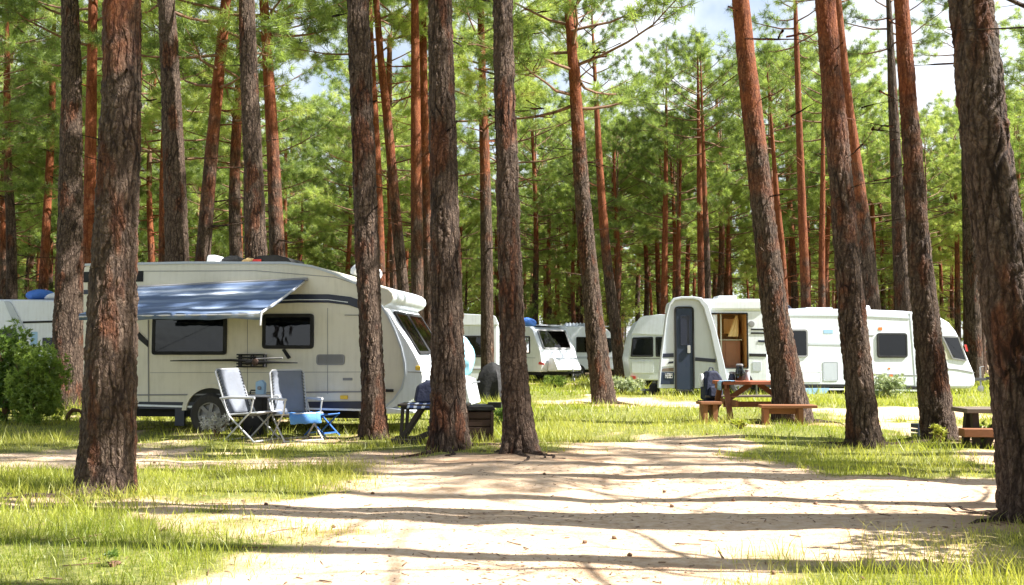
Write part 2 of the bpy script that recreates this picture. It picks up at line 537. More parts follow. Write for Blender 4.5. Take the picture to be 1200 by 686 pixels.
        if parent is not None: o.parent = parent
        if bevel:
            md = o.modifiers.new("bevel", 'BEVEL'); md.width = bevel; md.segments = seg; md.limit_method = 'ANGLE'
            md.angle_limit = R(40); md.harden_normals = True
        return o


def tag(o, label=None, cat=None, group=None, kind=None):
    if label: o["label"] = label
    if cat: o["category"] = cat
    if group: o["group"] = group
    if kind: o["kind"] = kind
    return o


def thing(name, label, cat, loc=(0, 0, 0), rz=0.0, group=None):
    o = bpy.data.objects.new(name, None); COL.objects.link(o)
    o.empty_display_size = .2
    o.location = loc; o.rotation_euler = (0, 0, rz)
    return tag(o, label, cat, group)


def round_poly(pts, n=5):
    """pts of (x, z, radius) -> polygon with rounded corners"""
    out = []; k = len(pts)
    for i in range(k):
        p = Vector(pts[i][:2]); r = pts[i][2] if len(pts[i]) > 2 else 0
        if r <= 0: out.append(tuple(p)); continue
        a = Vector(pts[i - 1][:2]) - p; b = Vector(pts[(i + 1) % k][:2]) - p
        la, lb = a.length, b.length
        a.normalize(); b.normalize()
        ang = a.angle(b); t = min(r / math.tan(ang / 2), la * .49, lb * .49)
        p0, p1 = p + a * t, p + b * t
        for q in range(n + 1):
            s = q / n
            out.append(tuple(p0 * (1 - s) ** 2 + p * (2 * s * (1 - s)) + p1 * s ** 2))
    return out


def rr(x0, x1, z0, z1, r, n=4):
    return round_poly([(x0, z0, r), (x1, z0, r), (x1, z1, r), (x0, z1, r)], n)


def inset(poly, d):
    """offset a polygon inward by d (works for convex outlines)"""
    n = len(poly); ar = sum(poly[i][0] * poly[(i + 1) % n][1] - poly[(i + 1) % n][0] * poly[i][1] for i in range(n))
    s = 1 if ar > 0 else -1
    out = []
    for i in range(n):
        a = Vector(poly[i - 1]); p = Vector(poly[i]); b = Vector(poly[(i + 1) % n])
        e1 = (p - a); e2 = (b - p)
        if e1.length < 1e-7: e1 = e2
        if e2.length < 1e-7: e2 = e1
        n1 = Vector((-e1.y, e1.x)).normalized() * s; n2 = Vector((-e2.y, e2.x)).normalized() * s
        m = (n1 + n2)
        m = m.normalized() if m.length > 1e-6 else n1
        k = d / max(.35, m.dot(n1))
        out.append(tuple(p + m * k))
    return out


class Frame:
    """a vertical plane standing in the scene: local x along it, y away from the viewer's side, z up"""
    def __init__(self, X, Y, a, zo=None):
        self.o = Vector((X, Y, 0)); self.a = a
        self.e = Vector((math.cos(a), math.sin(a), 0)); self.n = Vector((-math.sin(a), math.cos(a), 0))
        self.z = hz(X, Y) if zo is None else zo

    def __call__(self, px, py, ly=0.0):
        d = ray(px, py); c = Vector((0, 0, CAM_Z))
        t = ((self.o - c).dot(self.n) + ly) / d.dot(self.n)
        p = c + d * t
        return ((p - self.o).dot(self.e), p.z - self.z)

    def loc(self):
        return (self.o.x, self.o.y, self.z)

    def rect(self, px0, px1, py0, py1, r=.05, n=4):
        x0, z1 = self(px0, (py0 + py1) / 2)[0], self((px0 + px1) / 2, py0)[1]
        x1, z0 = self(px1, (py0 + py1) / 2)[0], self((px0 + px1) / 2, py1)[1]
        return rr(x0, x1, z0, z1, r, n)


def bounds(poly):
    xs = [p[0] for p in poly]; zs = [p[1] for p in poly]
    return min(xs), max(xs), min(zs), max(zs)


def plane_m(o, u, v):
    """matrix whose x runs along u, z along v and y into the wall"""
    u = Vector(u).normalized(); v = Vector(v).normalized(); w = v.cross(u)
    m = Matrix.Identity(4)
    for i in range(3):
        m[i][0], m[i][1], m[i][2], m[i][3] = u[i], w[i], v[i], o[i]
    return m


def window(root, poly, fr=.05, M4=None, curtain=None, frame='black', depth=.032, extra=None):
    """caravan window: frame > pane, curtain; extra = (builder function) for things drawn behind the glass"""
    inn = inset(poly, fr)
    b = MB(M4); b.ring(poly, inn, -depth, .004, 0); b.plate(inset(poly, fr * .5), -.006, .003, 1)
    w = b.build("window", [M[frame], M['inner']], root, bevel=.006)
    g = MB(M4); g.plate(inset(poly, fr * .98), -.024, -.020)
    g.build("pane", M['glass'], w, smooth=False)
    if curtain:
        x0, x1, z0, z1 = bounds(inn)
        c = MB(M4)
        for f0, f1 in curtain:
            a0, a1 = x0 + (x1 - x0) * f0, x0 + (x1 - x0) * f1
            n = max(6, int((a1 - a0) / .03)); vs = []; fs = []
            for i in range(n + 1):
                x = a0 + (a1 - a0) * i / n; y = -.013 + .004 * math.sin(i * 1.9)
                vs += [(x, y, z0 + .01), (x, y, z1 - .01)]
            fs = [(2 * i, 2 * i + 2, 2 * i + 3, 2 * i + 1) for i in range(n)]
            c.add(vs, fs)
        c.build("curtain", M['curtain'], w, smooth=True)
    return w


def wheel(root, x, y, r=.32, w=.19, zc=None, spokes=6):
    zc = r if zc is None else zc
    b = MB()
    b.lathe([(r * .58, 0), (r * .66, -.005), (r * .90, -.006), (r * .98, .02), (r, .06), (r, w - .05), (r * .94, w - .01), (r * .6, w)], 32, 0, 'y', (x, y, zc), False)
    t = b.build("wheel", M['rubber'], root, bevel=0)
    g = MB()
    g.lathe([(.02, .015), (r * .16, .012), (r * .18, .03), (r * .2, .05), (r * .50, .06), (r * .53, .012), (r * .585, .008), (r * .585, .07)], 28, 0, 'y', (x, y, zc))
    for i in range(spokes):
        a = 2 * math.pi * i / spokes + .3
        g.bar((x + math.cos(a) * r * .12, y + .022, zc + math.sin(a) * r * .12), (x + math.cos(a) * r * .55, y + .020, zc + math.sin(a) * r * .55), r * .17, .03, 0, (0, 1, 0))
    g.build("rim", M['grey'], t)
    return t


def body(root, prof, W, m, bevel=.07, y0=0.0, name="body"):
    b = MB(); b.plate(prof, y0, y0 + W)
    return b.build(name, m, root, bevel=bevel, seg=4)


def strip(root, f, pts, w, y=-.012, m='navy', name="trim_stripe", t=.02):
    """flat trim along a polyline of photo points on the side plane"""
    P = [f(*p) for p in pts] if f else pts
    b = MB()
    hw = w / 2; up = []; lo = []
    for i, p in enumerate(P):
        a = Vector(P[max(0, i - 1)]); c = Vector(P[min(len(P) - 1, i + 1)])
        d = (c - a).normalized(); n = Vector((-d.y, d.x))
        up.append(Vector(p) + n * hw); lo.append(Vector(p) - n * hw)
    n = len(P); vs = []
    for i in range(n):
        for q in (lo[i], up[i]):
            vs += [(q.x, y, q.y), (q.x, y + t, q.y)]
    fs = []
    for i in range(n - 1):
        k = 4 * i
        fs += [(k, k + 4, k + 6, k + 2), (k + 1, k + 3, k + 7, k + 5), (k, k + 1, k + 5, k + 4), (k + 2, k + 6, k + 7, k + 3)]
    fs += [(0, 2, 3, 1), (4 * n - 4, 4 * n - 3, 4 * n - 1, 4 * n - 2)]
    b.add(vs, fs)
    return b.build(name, M[m], root, angle=30)


def hitch(root, x, W, L=1.25, z=.42, sgn=1):
    """A-frame drawbar with coupling and jockey wheel"""
    b = MB()
    tip = (x + sgn * L, W / 2, z)
    for y in (W * .2, W * .8):
        b.bar((x - sgn * .15, y, z), tip, .05, .08)
    b.box(min(tip[0], tip[0] + sgn * .22), max(tip[0], tip[0] + sgn * .22), W / 2 - .035, W / 2 + .035, z - .02, z + .07)
    h = b.build("drawbar", M['black'], root, bevel=.005)
    j = MB()
    j.tube([(tip[0] - sgn * .25, W / 2 - .09, .12), (tip[0] - sgn * .25, W / 2 - .09, z + .38)], .024, 10)
    j.tube([(tip[0] - sgn * .25, W / 2 - .09, z + .38), (tip[0] - sgn * .12, W / 2 - .09, z + .40)], .012, 8)
    j.lathe([(.03, -.03), (.10, -.025), (.105, 0), (.10, .025), (.03, .03)], 16, 0, 'y', (tip[0] - sgn * .25, W / 2 - .09, .105))
    j.build("jockey_wheel", M['grey'], h)
    return h


# ------------------------------------------------------------------ the ground
POLYS = {
    'road': [(250, 602), (330, 585), (420, 562), (430, 545), (560, 533), (640, 535), (760, 518), (850, 516), (880, 540), (1000, 562), (1100, 562), (1180, 558), (1500, 560),
             (1500, 640), (1190, 625), (1080, 652), (960, 690), (900, 800), (200, 800), (270, 690), (320, 655), (200, 612)],
    'track': [(-200, 530), (100, 527), (200, 537), (300, 534), (480, 530), (480, 545), (300, 549), (160, 547), (-200, 552)],
    'track2': [(-200, 590), (90, 592), (250, 600), (260, 618), (60, 606), (-200, 604)],
    'sand': [(600, 470), (730, 467), (840, 472), (825, 479), (720, 476)],
    'sand2': [(950, 482), (1060, 479), (1130, 487), (1000, 492)],
    'sand3': [(1105, 532), (1300, 528), (1300, 552), (1120, 546)],
    'sand4': [(300, 512), (420, 508), (470, 516), (330, 520)],
}
WPOLY = {k: np.array([[ray(px, py).x, ray(px, py).y] for px, py in v]) * np.array([[(-CAM_Z / ray(px, py).z)] for px, py in v]) for k, v in POLYS.items()}


def poly_sd(P, x, y):
    """signed distance, positive inside"""
    n = len(P); d = np.full(x.shape, 1e9); ins = np.zeros(x.shape, bool)
    for i in range(n):
        ax, ay = P[i]; bx, by = P[(i + 1) % n]
        ex, ey = bx - ax, by - ay
        t = np.clip(((x - ax) * ex + (y - ay) * ey) / (ex * ex + ey * ey), 0, 1)
        d = np.minimum(d, np.hypot(x - ax - t * ex, y - ay - t * ey))
        if abs(by - ay) > 1e-9:
            c = ((ay > y) != (by > y)) & (x < (bx - ax) * (y - ay) / (by - ay) + ax)
            ins ^= c
    return np.where(ins, d, -d)


def turf(x, y):
    """how much grass covers the ground, 0..1"""
    x = np.asarray(x, float); y = np.asarray(y, float)
    wx = x + .7 * vnoise(x * .8 + 5, y * .8) + .6 * vnoise(x * 2.6, y * 2.6 + 3)
    wy = y + .8 * vnoise(x * .6 + 15, y * .8 + 7) + .6 * vnoise(x * 2.3 + 9, y * 2.6)
    g = np.full(x.shape, 1.0)
    for k, P in WPOLY.items():
        s = poly_sd(P, wx, wy)
        soft = 1.0 if k in ('road', 'track2') else .8
        g = np.minimum(g, np.clip(.5 - s / soft, 0, 1))
    pat = vnoise(x * .45 + 30, y * .30 + 3) + .6 * vnoise(x * 1.3, y * .9 + 21) + .35 * vnoise(x * 3.1 + 50, y * 2.8)
    g = g * np.clip(.95 - np.clip(pat - .14, 0, 1) * 2.4, .14, 1)
    far = np.clip((y - 42) / 20, 0, 1)
    return g * (1 - .75 * far)


def build_ground():
    def axis(a, b, fine_a, fine_b, step, grow):
        mid = list(np.arange(fine_a, fine_b, step))
        up = []; s = step; v = fine_b
        while v < b: up.append(v); s *= grow; v += s
        up.append(b)
        dn = []; s = step; v = fine_a - step
        while v > a: dn.append(v); s *= grow; v -= s
        dn.append(a)
        return np.array(dn[::-1] + mid + up)
    xs = axis(-900, 900, -9, 9, .09, 1.06); ys = axis(-60, 1400, 3.6, 16, .075, 1.035)
    X, Y = np.meshgrid(xs, ys)
    Z = hgt(X, Y)
    v = np.stack([X.ravel(), Y.ravel(), Z.ravel()], 1)
    nx, ny = len(xs), len(ys)
    i = np.arange(nx * ny).reshape(ny, nx)
    f = np.stack([i[:-1, :-1].ravel(), i[:-1, 1:].ravel(), i[1:, 1:].ravel(), i[1:, :-1].ravel()], 1)
    me = bpy.data.meshes.new("ground")
    me.from_pydata(v, [], f)
    a = me.attributes.new("turf", 'FLOAT', 'POINT')
    a.data.foreach_set("value", turf(X.ravel(), Y.ravel()).astype(np.float32))
    me.materials.append(M['ground'])
    me.polygons.foreach_set("use_smooth", [True] * len(me.polygons))
    o = bpy.data.objects.new("ground", me); COL.objects.link(o)
    tag(o, "sandy forest floor with trampled tracks, pine litter and short turf", "ground", kind="structure")


build_ground()


def np_mesh(name, v, f3, m, tint=None, parent=None, f4=None):
    me = bpy.data.meshes.new(name)
    nv = len(v); me.vertices.add(nv)
    me.vertices.foreach_set("co", np.ascontiguousarray(v, np.float32).ravel())
    n3 = len(f3); n4 = 0 if f4 is None else len(f4)
    loops = np.concatenate([np.asarray(f3, np.int32).ravel()] + ([np.asarray(f4, np.int32).ravel()] if n4 else []))
    me.loops.add(len(loops)); me.loops.foreach_set("vertex_index", loops)
    me.polygons.add(n3 + n4)
    st = np.concatenate([np.arange(n3) * 3, n3 * 3 + np.arange(n4) * 4]).astype(np.int32)
    me.polygons.foreach_set("loop_start", st)
    me.update(calc_edges=True)
    if tint is not None:
        a = me.attributes.new("tint", 'FLOAT', 'POINT'); a.data.foreach_set("value", np.asarray(tint, np.float32))
    for mm in (m if isinstance(m, (list, tuple)) else [m]): me.materials.append(mm)
    o = bpy.data.objects.new(name, me)
    if parent is not False:
        COL.objects.link(o)
        if parent is not None: o.parent = parent
    return o


def build_grass():
    V = []; F3 = []; F4 = []; T = []; base = 0
    bands = [(3.9, 7, 3000, .080, .0042, 1), (7, 11, 1700, .09, .006, 1), (11, 17, 600, .10, .010, 0), (17, 27, 230, .11, .018, 0), (27, 55, 75, .13, .032, 0)]
    for y0, y1, dens, hh, ww, two in bands:
        half1 = .56 * y1 + 2.0
        n = int(2 * half1 * (y1 - y0) * dens)
        x = nrg.uniform(-half1, half1, n); y = nrg.uniform(y0, y1, n)
        ok = np.abs(x) < .56 * y + 2.0
        x, y = x[ok], y[ok]
        g = turf(x, y)
        clump = np.clip(.5 + 1.5 * vnoise(x * 1.7, y * 1.7 + 60), 0, 1)
        ok = nrg.random(len(x)) < np.clip(g * 1.25 - .12, 0, 1) * (.6 + .4 * clump)
        x, y, g, clump = x[ok], y[ok], g[ok], clump[ok]
        n = len(x); z = hgt(x, y) - .005
        tall = np.clip(.5 + 2.2 * vnoise(x * .55 + 80, y * .55), .25, 1.3)
        h = hh * (0.35 + nrg.random(n) ** 2.2 * 2.0) * (.55 + .7 * clump) * (.6 + .6 * tall) * (.55 + .45 * g) * np.clip((y - 1.4) / 4.2, .66, 1)
        az = nrg.uniform(0, 6.283, n); ln = nrg.uniform(.15, .9, n) * h
        wa = nrg.uniform(0, 6.283, n); w = ww * nrg.uniform(.6, 1.4, n)
        dx, dy = np.cos(az), np.sin(az); sx, sy = np.cos(wa) * w / 2, np.sin(wa) * w / 2
        t = np.clip(.22 + .55 * vnoise(x * .7, y * .5 + 33) + .25 * vnoise(x * 2.9, y * 2.5 + 13) + .48 * nrg.random(n) ** 1.3 + .35 * (1 - g), 0, 1)
        if two:
            pts = np.stack([np.stack([x - sx, y - sy, z], 1), np.stack([x + sx, y + sy, z], 1),
                            np.stack([x - sx * .8 + dx * ln * .3, y - sy * .8 + dy * ln * .3, z + h * .55], 1),
                            np.stack([x + sx * .8 + dx * ln * .3, y + sy * .8 + dy * ln * .3, z + h * .55], 1),
                            np.stack([x + dx * ln, y + dy * ln, z + h], 1)], 1).reshape(-1, 3)
            i = base + np.arange(n) * 5
            F4.append(np.stack([i, i + 1, i + 3, i + 2], 1)); F3.append(np.stack([i + 2, i + 3, i + 4], 1))
            T.append(np.repeat(t, 5)); base += 5 * n
        else:
            pts = np.stack([np.stack([x - sx, y - sy, z], 1), np.stack([x + sx, y + sy, z], 1), np.stack([x + dx * ln, y + dy * ln, z + h], 1)], 1).reshape(-1, 3)
            i = base + np.arange(n) * 3
            F3.append(np.stack([i, i + 1, i + 2], 1)); T.append(np.repeat(t, 3)); base += 3 * n
        V.append(pts)
    o = np_mesh("grass", np.concatenate(V), np.concatenate(F3), M['grassleaf'], np.concatenate(T), None, np.concatenate(F4))
    tag(o, "short sunlit grass growing in patches over the sandy forest floor", "grass", kind="stuff")


build_grass()


def build_litter():
    """needles, twigs, cones and pebbles scattered over the bare ground"""
    n = 16000
    y = 4.0 + 14 * nrg.random(n) ** 1.6; x = nrg.uniform(-1, 1, n) * (.56 * y + .4)
    keep = (turf(x, y) < .55) & (nrg.random(n) < np.clip(.5 + 1.6 * vnoise(x * .8 + 70, y * 1.1), .1, 1)); x, y = x[keep], y[keep]; n = len(x)
    z = hgt(x, y); a = nrg.uniform(0, 6.283, n); L = nrg.uniform(.008, .032, n) * (1 + 1.6 * (nrg.random(n) < .06)); w = nrg.uniform(.0015, .007, n)
    dx, dy = np.cos(a) * L, np.sin(a) * L; sx, sy = -np.sin(a) * w, np.cos(a) * w; e = nrg.uniform(.002, .007, n)
    P = [np.stack(p, 1) for p in ((x - dx, y - dy, z - .002), (x + sx, y + sy, z), (x + dx, y + dy, z + .003), (x - sx, y - sy, z), (x, y, z + e))]
    v = np.stack(P, 1).reshape(-1, 3); i = np.arange(n) * 5
    f = np.concatenate([np.stack([i, i + 1, i + 4], 1), np.stack([i + 1, i + 2, i + 4], 1), np.stack([i + 2, i + 3, i + 4], 1), np.stack([i + 3, i, i + 4], 1)])
    q = 330
    ys = 4.3 + 11 * nrg.random(q) ** 1.5; xs = nrg.uniform(-1, 1, q) * (.56 * ys + .3); mb = MB()
    for k in range(q):
        x_, y_ = xs[k], ys[k]; z_ = hz(x_, y_); a_ = nrg.uniform(0, 6.28)
        if k % 7 == 0:      # cone
            mb.blob((x_, y_, z_ + .009), (.017, .013, .012), 0, k, .25, 7, 5)
        else:               # stick
            l_ = .02 + .11 * nrg.random() ** 4; d_ = (math.cos(a_) * l_, math.sin(a_) * l_)
            mb.bar((x_ - d_[0], y_ - d_[1], z_ + .004), (x_ + d_[0], y_ + d_[1], hz(x_ + d_[0], y_ + d_[1]) + .008),   .005, .005)
    av = np.array([tuple(p) for p in mb.v]); af = []
    for fc in mb.f:
        for w_ in range(1, len(fc) - 1): af.append((fc[0], fc[w_], fc[w_ + 1]))
    f = np.concatenate([f, np.array(af) + len(v)]); v = np.concatenate([v, av])
    m = paint("litter", (.15, .08, .045), .9, .5, (.30, .22, .15), scale=.9)
    o = np_mesh("pine_litter", v, f, m)
    tag(o, "fallen needles, bark chips and cone scraps on the bare sand", "litter", kind="stuff")


build_litter()


# ------------------------------------------------------------------ pine trees
def tufts(centers, dirs, n_each, length, width, rg, spread=.95):
    """needle tufts: many thin triangles fanning out from each centre"""
    T = len(centers)
    c = np.repeat(centers, n_each, 0); d = np.repeat(dirs, n_each, 0); n = len(c)
    r = rg.normal(size=(n, 3)); r /= np.linalg.norm(r, axis=1)[:, None]
    dd = d * .42 + r * spread; dd /= np.linalg.norm(dd, axis=1)[:, None]
    L = length * rg.uniform(.6, 1.15, n)
    s = np.cross(dd, rg.normal(size=(n, 3))); s /= np.linalg.norm(s, axis=1)[:, None] + 1e-9
    b = c + dd * (L * .08)[:, None] + rg.normal(size=(n, 3)) * length * .12
    w = (width * rg.uniform(.7, 1.3, n))[:, None]
    v = np.stack([b - s * w / 2, b + s * w / 2, b + dd * L[:, None]], 1).reshape(-1, 3)
    f = np.arange(3 * n).reshape(-1, 3)
    tint = np.clip(np.repeat(rg.random(T), n_each) * .75 + rg.random(n) * .25, 0, 1)
    return v, f, np.repeat(tint, 3)


def tri_tubes(paths, n=5):
    """many tapered tubes as numpy triangles: paths = list of (pts (k,3), radii)"""
    V = []; F = []; base = 0
    for pts, rs in paths:
        k = len(pts); d = np.gradient(pts, axis=0); d /= np.linalg.norm(d, axis=1)[:, None] + 1e-9
        a = np.array([0, 0, 1.0]) if abs(d[0, 2]) < .9 else np.array([1.0, 0, 0])
        s = np.cross(d, a); s /= np.linalg.norm(s, axis=1)[:, None] + 1e-9; t = np.cross(d, s)
        an = np.arange(n) * 2 * np.pi / n
        ring = pts[:, None, :] + (s[:, None, :] * np.cos(an)[None, :, None] + t[:, None, :] * np.sin(an)[None, :, None]) * np.asarray(rs)[:, None, None]
        V.append(ring.reshape(-1, 3))
        for i in range(k - 1):
            for j in range(n):
                q = (base + i * n + j, base + i * n + (j + 1) % n, base + (i + 1) * n + (j + 1) % n, base + (i + 1) * n + j)
                F.append((q[0], q[1], q[2])); F.append((q[0], q[2], q[3]))
        base += k * n
    return np.concatenate(V), np.array(F)


def branch(rg, p0, az, L, el, up=.35, k=6, r0=.035):
    t = np.linspace(0, 1, k)
    dx = L * t; wig = np.cumsum(rg.normal(size=k)) * L * .028
    z = math.tan(el) * L * t * .8 + up * L * t ** 2.2
    x = dx * math.cos(az) - wig * math.sin(az); y = dx * math.sin(az) + wig * math.cos(az)
    return np.stack([p0[0] + x, p0[1] + y, p0[2] + z], 1), r0 * (1 - .8 * t)


def crown_mesh(seed, hc, Rc, n_br, n_need=52, dens=.85, top=.72):
    """limbs plus needle tufts; origin on the stem at the crown's foot"""
    rg = np.random.default_rng(seed); paths = []; C = []; D = []
    for i in range(n_br):
        t = (i + rg.random() * .8) / n_br
        z = hc * (.0 + .95 * t); az = i * 2.39996 + rg.normal() * .5
        shape = (.62 + .55 * math.sin(math.pi * min(1, t * .9 + .18))) * (1 - max(0, (t - top) / (1 - top)) ** 1.6 * .8)
        L = Rc * shape * rg.uniform(.62, 1.12); el = R(-8 + 58 * t + rg.normal() * 9)
        pts, rs = branch(rg, (0, 0, z), az, L, el, .20 + .1 * rg.random(), 6, .02 + .024 * (1 - t))
        paths.append((pts, rs))
        nt_ = max(4, int((5 + L * 2.3) * dens))
        for j in range(nt_):
            s = .46 + .54 * (j + .7 * rg.random()) / nt_
            q = s * 5; a = min(4, int(q)); p = pts[a] * (1 - (q - a)) + pts[a + 1] * (q - a)
            d0 = pts[a + 1] - pts[a]; d0 /= np.linalg.norm(d0)
            side = 1 if j % 2 else -1; ang = az + side * rg.uniform(.4, 1.2)
            tl = L * .30 * (1.15 - s * .6) * rg.uniform(.6, 1.3)
            dv = np.array([math.cos(ang), math.sin(ang), .25 + rg.normal() * .22]); dv /= np.linalg.norm(dv)
            if s > .93: dv = d0 + .2 * rg.normal(size=3); dv /= np.linalg.norm(dv)
            e = p + dv * tl
            mid = (p + e) / 2 + np.array([0, 0, -.03])
            paths.append((np.stack([p, mid, e]), [.011, .009, .005]))
            C += [e, p + dv * tl * .55 + rg.normal(size=3) * .05]; D += [dv, dv]
            for _ in range(2): C.append(e + rg.normal(size=3) * np.array([.17, .17, .10]) + np.array([0, 0, .05])); D.append(dv)
    # leader
    paths.append((np.array([[0, 0, -.3], [0, 0, hc * .5], [0, 0, hc * .98]]), [.09, .055, .012]))
    C.append(np.array([0, 0, hc])); D.append(np.array([0, 0, 1.0]))
    lv, lf = tri_tubes(paths, 4)
    v, f, ti = tufts(np.array(C), np.array(D), n_need, .235, .0135, rg)
    o = np_mesh("crown", np.concatenate([lv, v]), np.concatenate([lf, f + len(lv)]), [M['needle'], M['limb']], np.concatenate([np.zeros(len(lv)), ti]), False)
    mi = np.zeros(len(lf) + len(f), np.int32); mi[:len(lf)] = 1
    o.data.polygons.foreach_set("material_index", mi)
    return o.data


CROWNS = [crown_mesh(100 + i, hc, Rc, nb) for i, (hc, Rc, nb) in enumerate(
    [(6.0, 2.6, 27), (7.2, 2.8, 31), (5.2, 2.4, 23), (8.4, 3.1, 36), (6.6, 2.3, 29), (9.5, 3.2, 40), (5.6, 3.0, 25), (7.6, 2.5, 33)])]
CROWN_H = [6.0, 7.2, 5.2, 8.4, 6.6, 9.5, 5.6, 7.6]
THIN = [crown_mesh(140 + i, hc, Rc, nb, 50, .6) for i, (hc, Rc, nb) in enumerate([(4.6, 2.2, 17), (5.2, 2.4, 20), (4.2, 2.0, 15)])]


def trunk_arrays(path, radii, nseg, seed, flare=0.0, lumps=.06, stubs=0, stub_z=(2, 6), stub_l=(.1, .5)):
    """path (k,3) and radii (k,) dense already; returns verts, quads, tris"""
    rg = np.random.default_rng(seed)
    k = len(path); an = np.arange(nseg) * 2 * np.pi / nseg
    z = path[:, 2] - path[0, 2]
    ph = rg.uniform(0, 6.28, 6)
    A = an[None, :]; Z = z[:, None]
    r = radii[:, None] * (1 + lumps * (np.sin(2 * A + ph[0] + .35 * Z) * .5 + np.sin(3 * A + ph[1] - .5 * Z) * .35 + .5 * np.sin(Z * 1.9 + ph[2] + np.cos(A)) * .5 + .3 * np.sin(Z * 4.3 + ph[3] + 2 * A)))
    if flare:
        lob = .5 + .45 * np.cos(4 * A + ph[4]) + .35 * np.cos(3 * A + ph[5])
        lob = np.clip(lob, -.1, 1.3) * 1.5
        r = r * (1 + flare * lob * np.exp(-np.clip(Z, 0, None) / .20))
    X = path[:, 0][:, None] + r * np.cos(A); Y = path[:, 1][:, None] + r * np.sin(A); ZZ = np.repeat(path[:, 2][:, None], nseg, 1)
    v = np.stack([X, Y, ZZ], 2).reshape(-1, 3)
    i = np.arange(k * nseg).reshape(k, nseg); j = np.roll(i, -1, 1)
    q = np.stack([i[:-1].ravel(), j[:-1].ravel(), j[1:].ravel(), i[1:].ravel()], 1)
    tri = np.zeros((0, 3), int)
    if stubs:
        ps = []
        for s in range(stubs):
            zz = rg.uniform(*stub_z); idx = int(np.argmin(np.abs(z - zz))); az = rg.uniform(0, 6.28)
            L = stub_l[0] + (stub_l[1] - stub_l[0]) * rg.random() ** 1.7
            pts, rs = branch(rg, path[idx], az, L + radii[idx], R(rg.uniform(-12, 18)), rg.uniform(-.1, .2), 6, min(.026, .012 + .012 * L))
            ps.append((pts, rs))
            if L > .9:
                for _ in range(int(L * 2)):
                    a = rg.integers(2, 5); p2, r2 = branch(rg, pts[a], az + rg.choice([-1, 1]) * rg.uniform(.4, 1.0), L * rg.uniform(.2, .45), R(rg.uniform(-15, 20)), .05, 4, .008)
                    ps.append((p2, r2))
        tv, tf = tri_tubes(ps, 5)
        tri = tf + len(v); v = np.concatenate([v, tv])
    return v, q, tri


def smooth_path(pts, zs):
    """interpolate knots [(z, x, y)] with a smooth curve"""
    pts = sorted(pts); kz = np.array([p[0] for p in pts]); out = []
    for c in (1, 2):
        kv = np.array([p[c] for p in pts])
        m = np.gradient(kv, kz) if len(kz) > 2 else np.full(len(kz), (kv[-1] - kv[0]) / (kz[-1] - kz[0]))
        i = np.clip(np.searchsorted(kz, zs) - 1, 0, len(kz) - 2)
        h = kz[i + 1] - kz[i]; t = (zs - kz[i]) / h
        val = (2 * t ** 3 - 3 * t ** 2 + 1) * kv[i] + (t ** 3 - 2 * t ** 2 + t) * h * m[i] + (-2 * t ** 3 + 3 * t ** 2) * kv[i + 1] + (t ** 3 - t ** 2) * h * m[i + 1]
        lin0 = kv[0] + (zs - kz[0]) * m[0]; lin1 = kv[-1] + (zs - kz[-1]) * m[-1] * .7
        val = np.where(zs < kz[0], lin0, np.where(zs > kz[-1], lin1, val))
        out.append(val)
    return np.stack([out[0], out[1], zs], 1)


STEMS = []


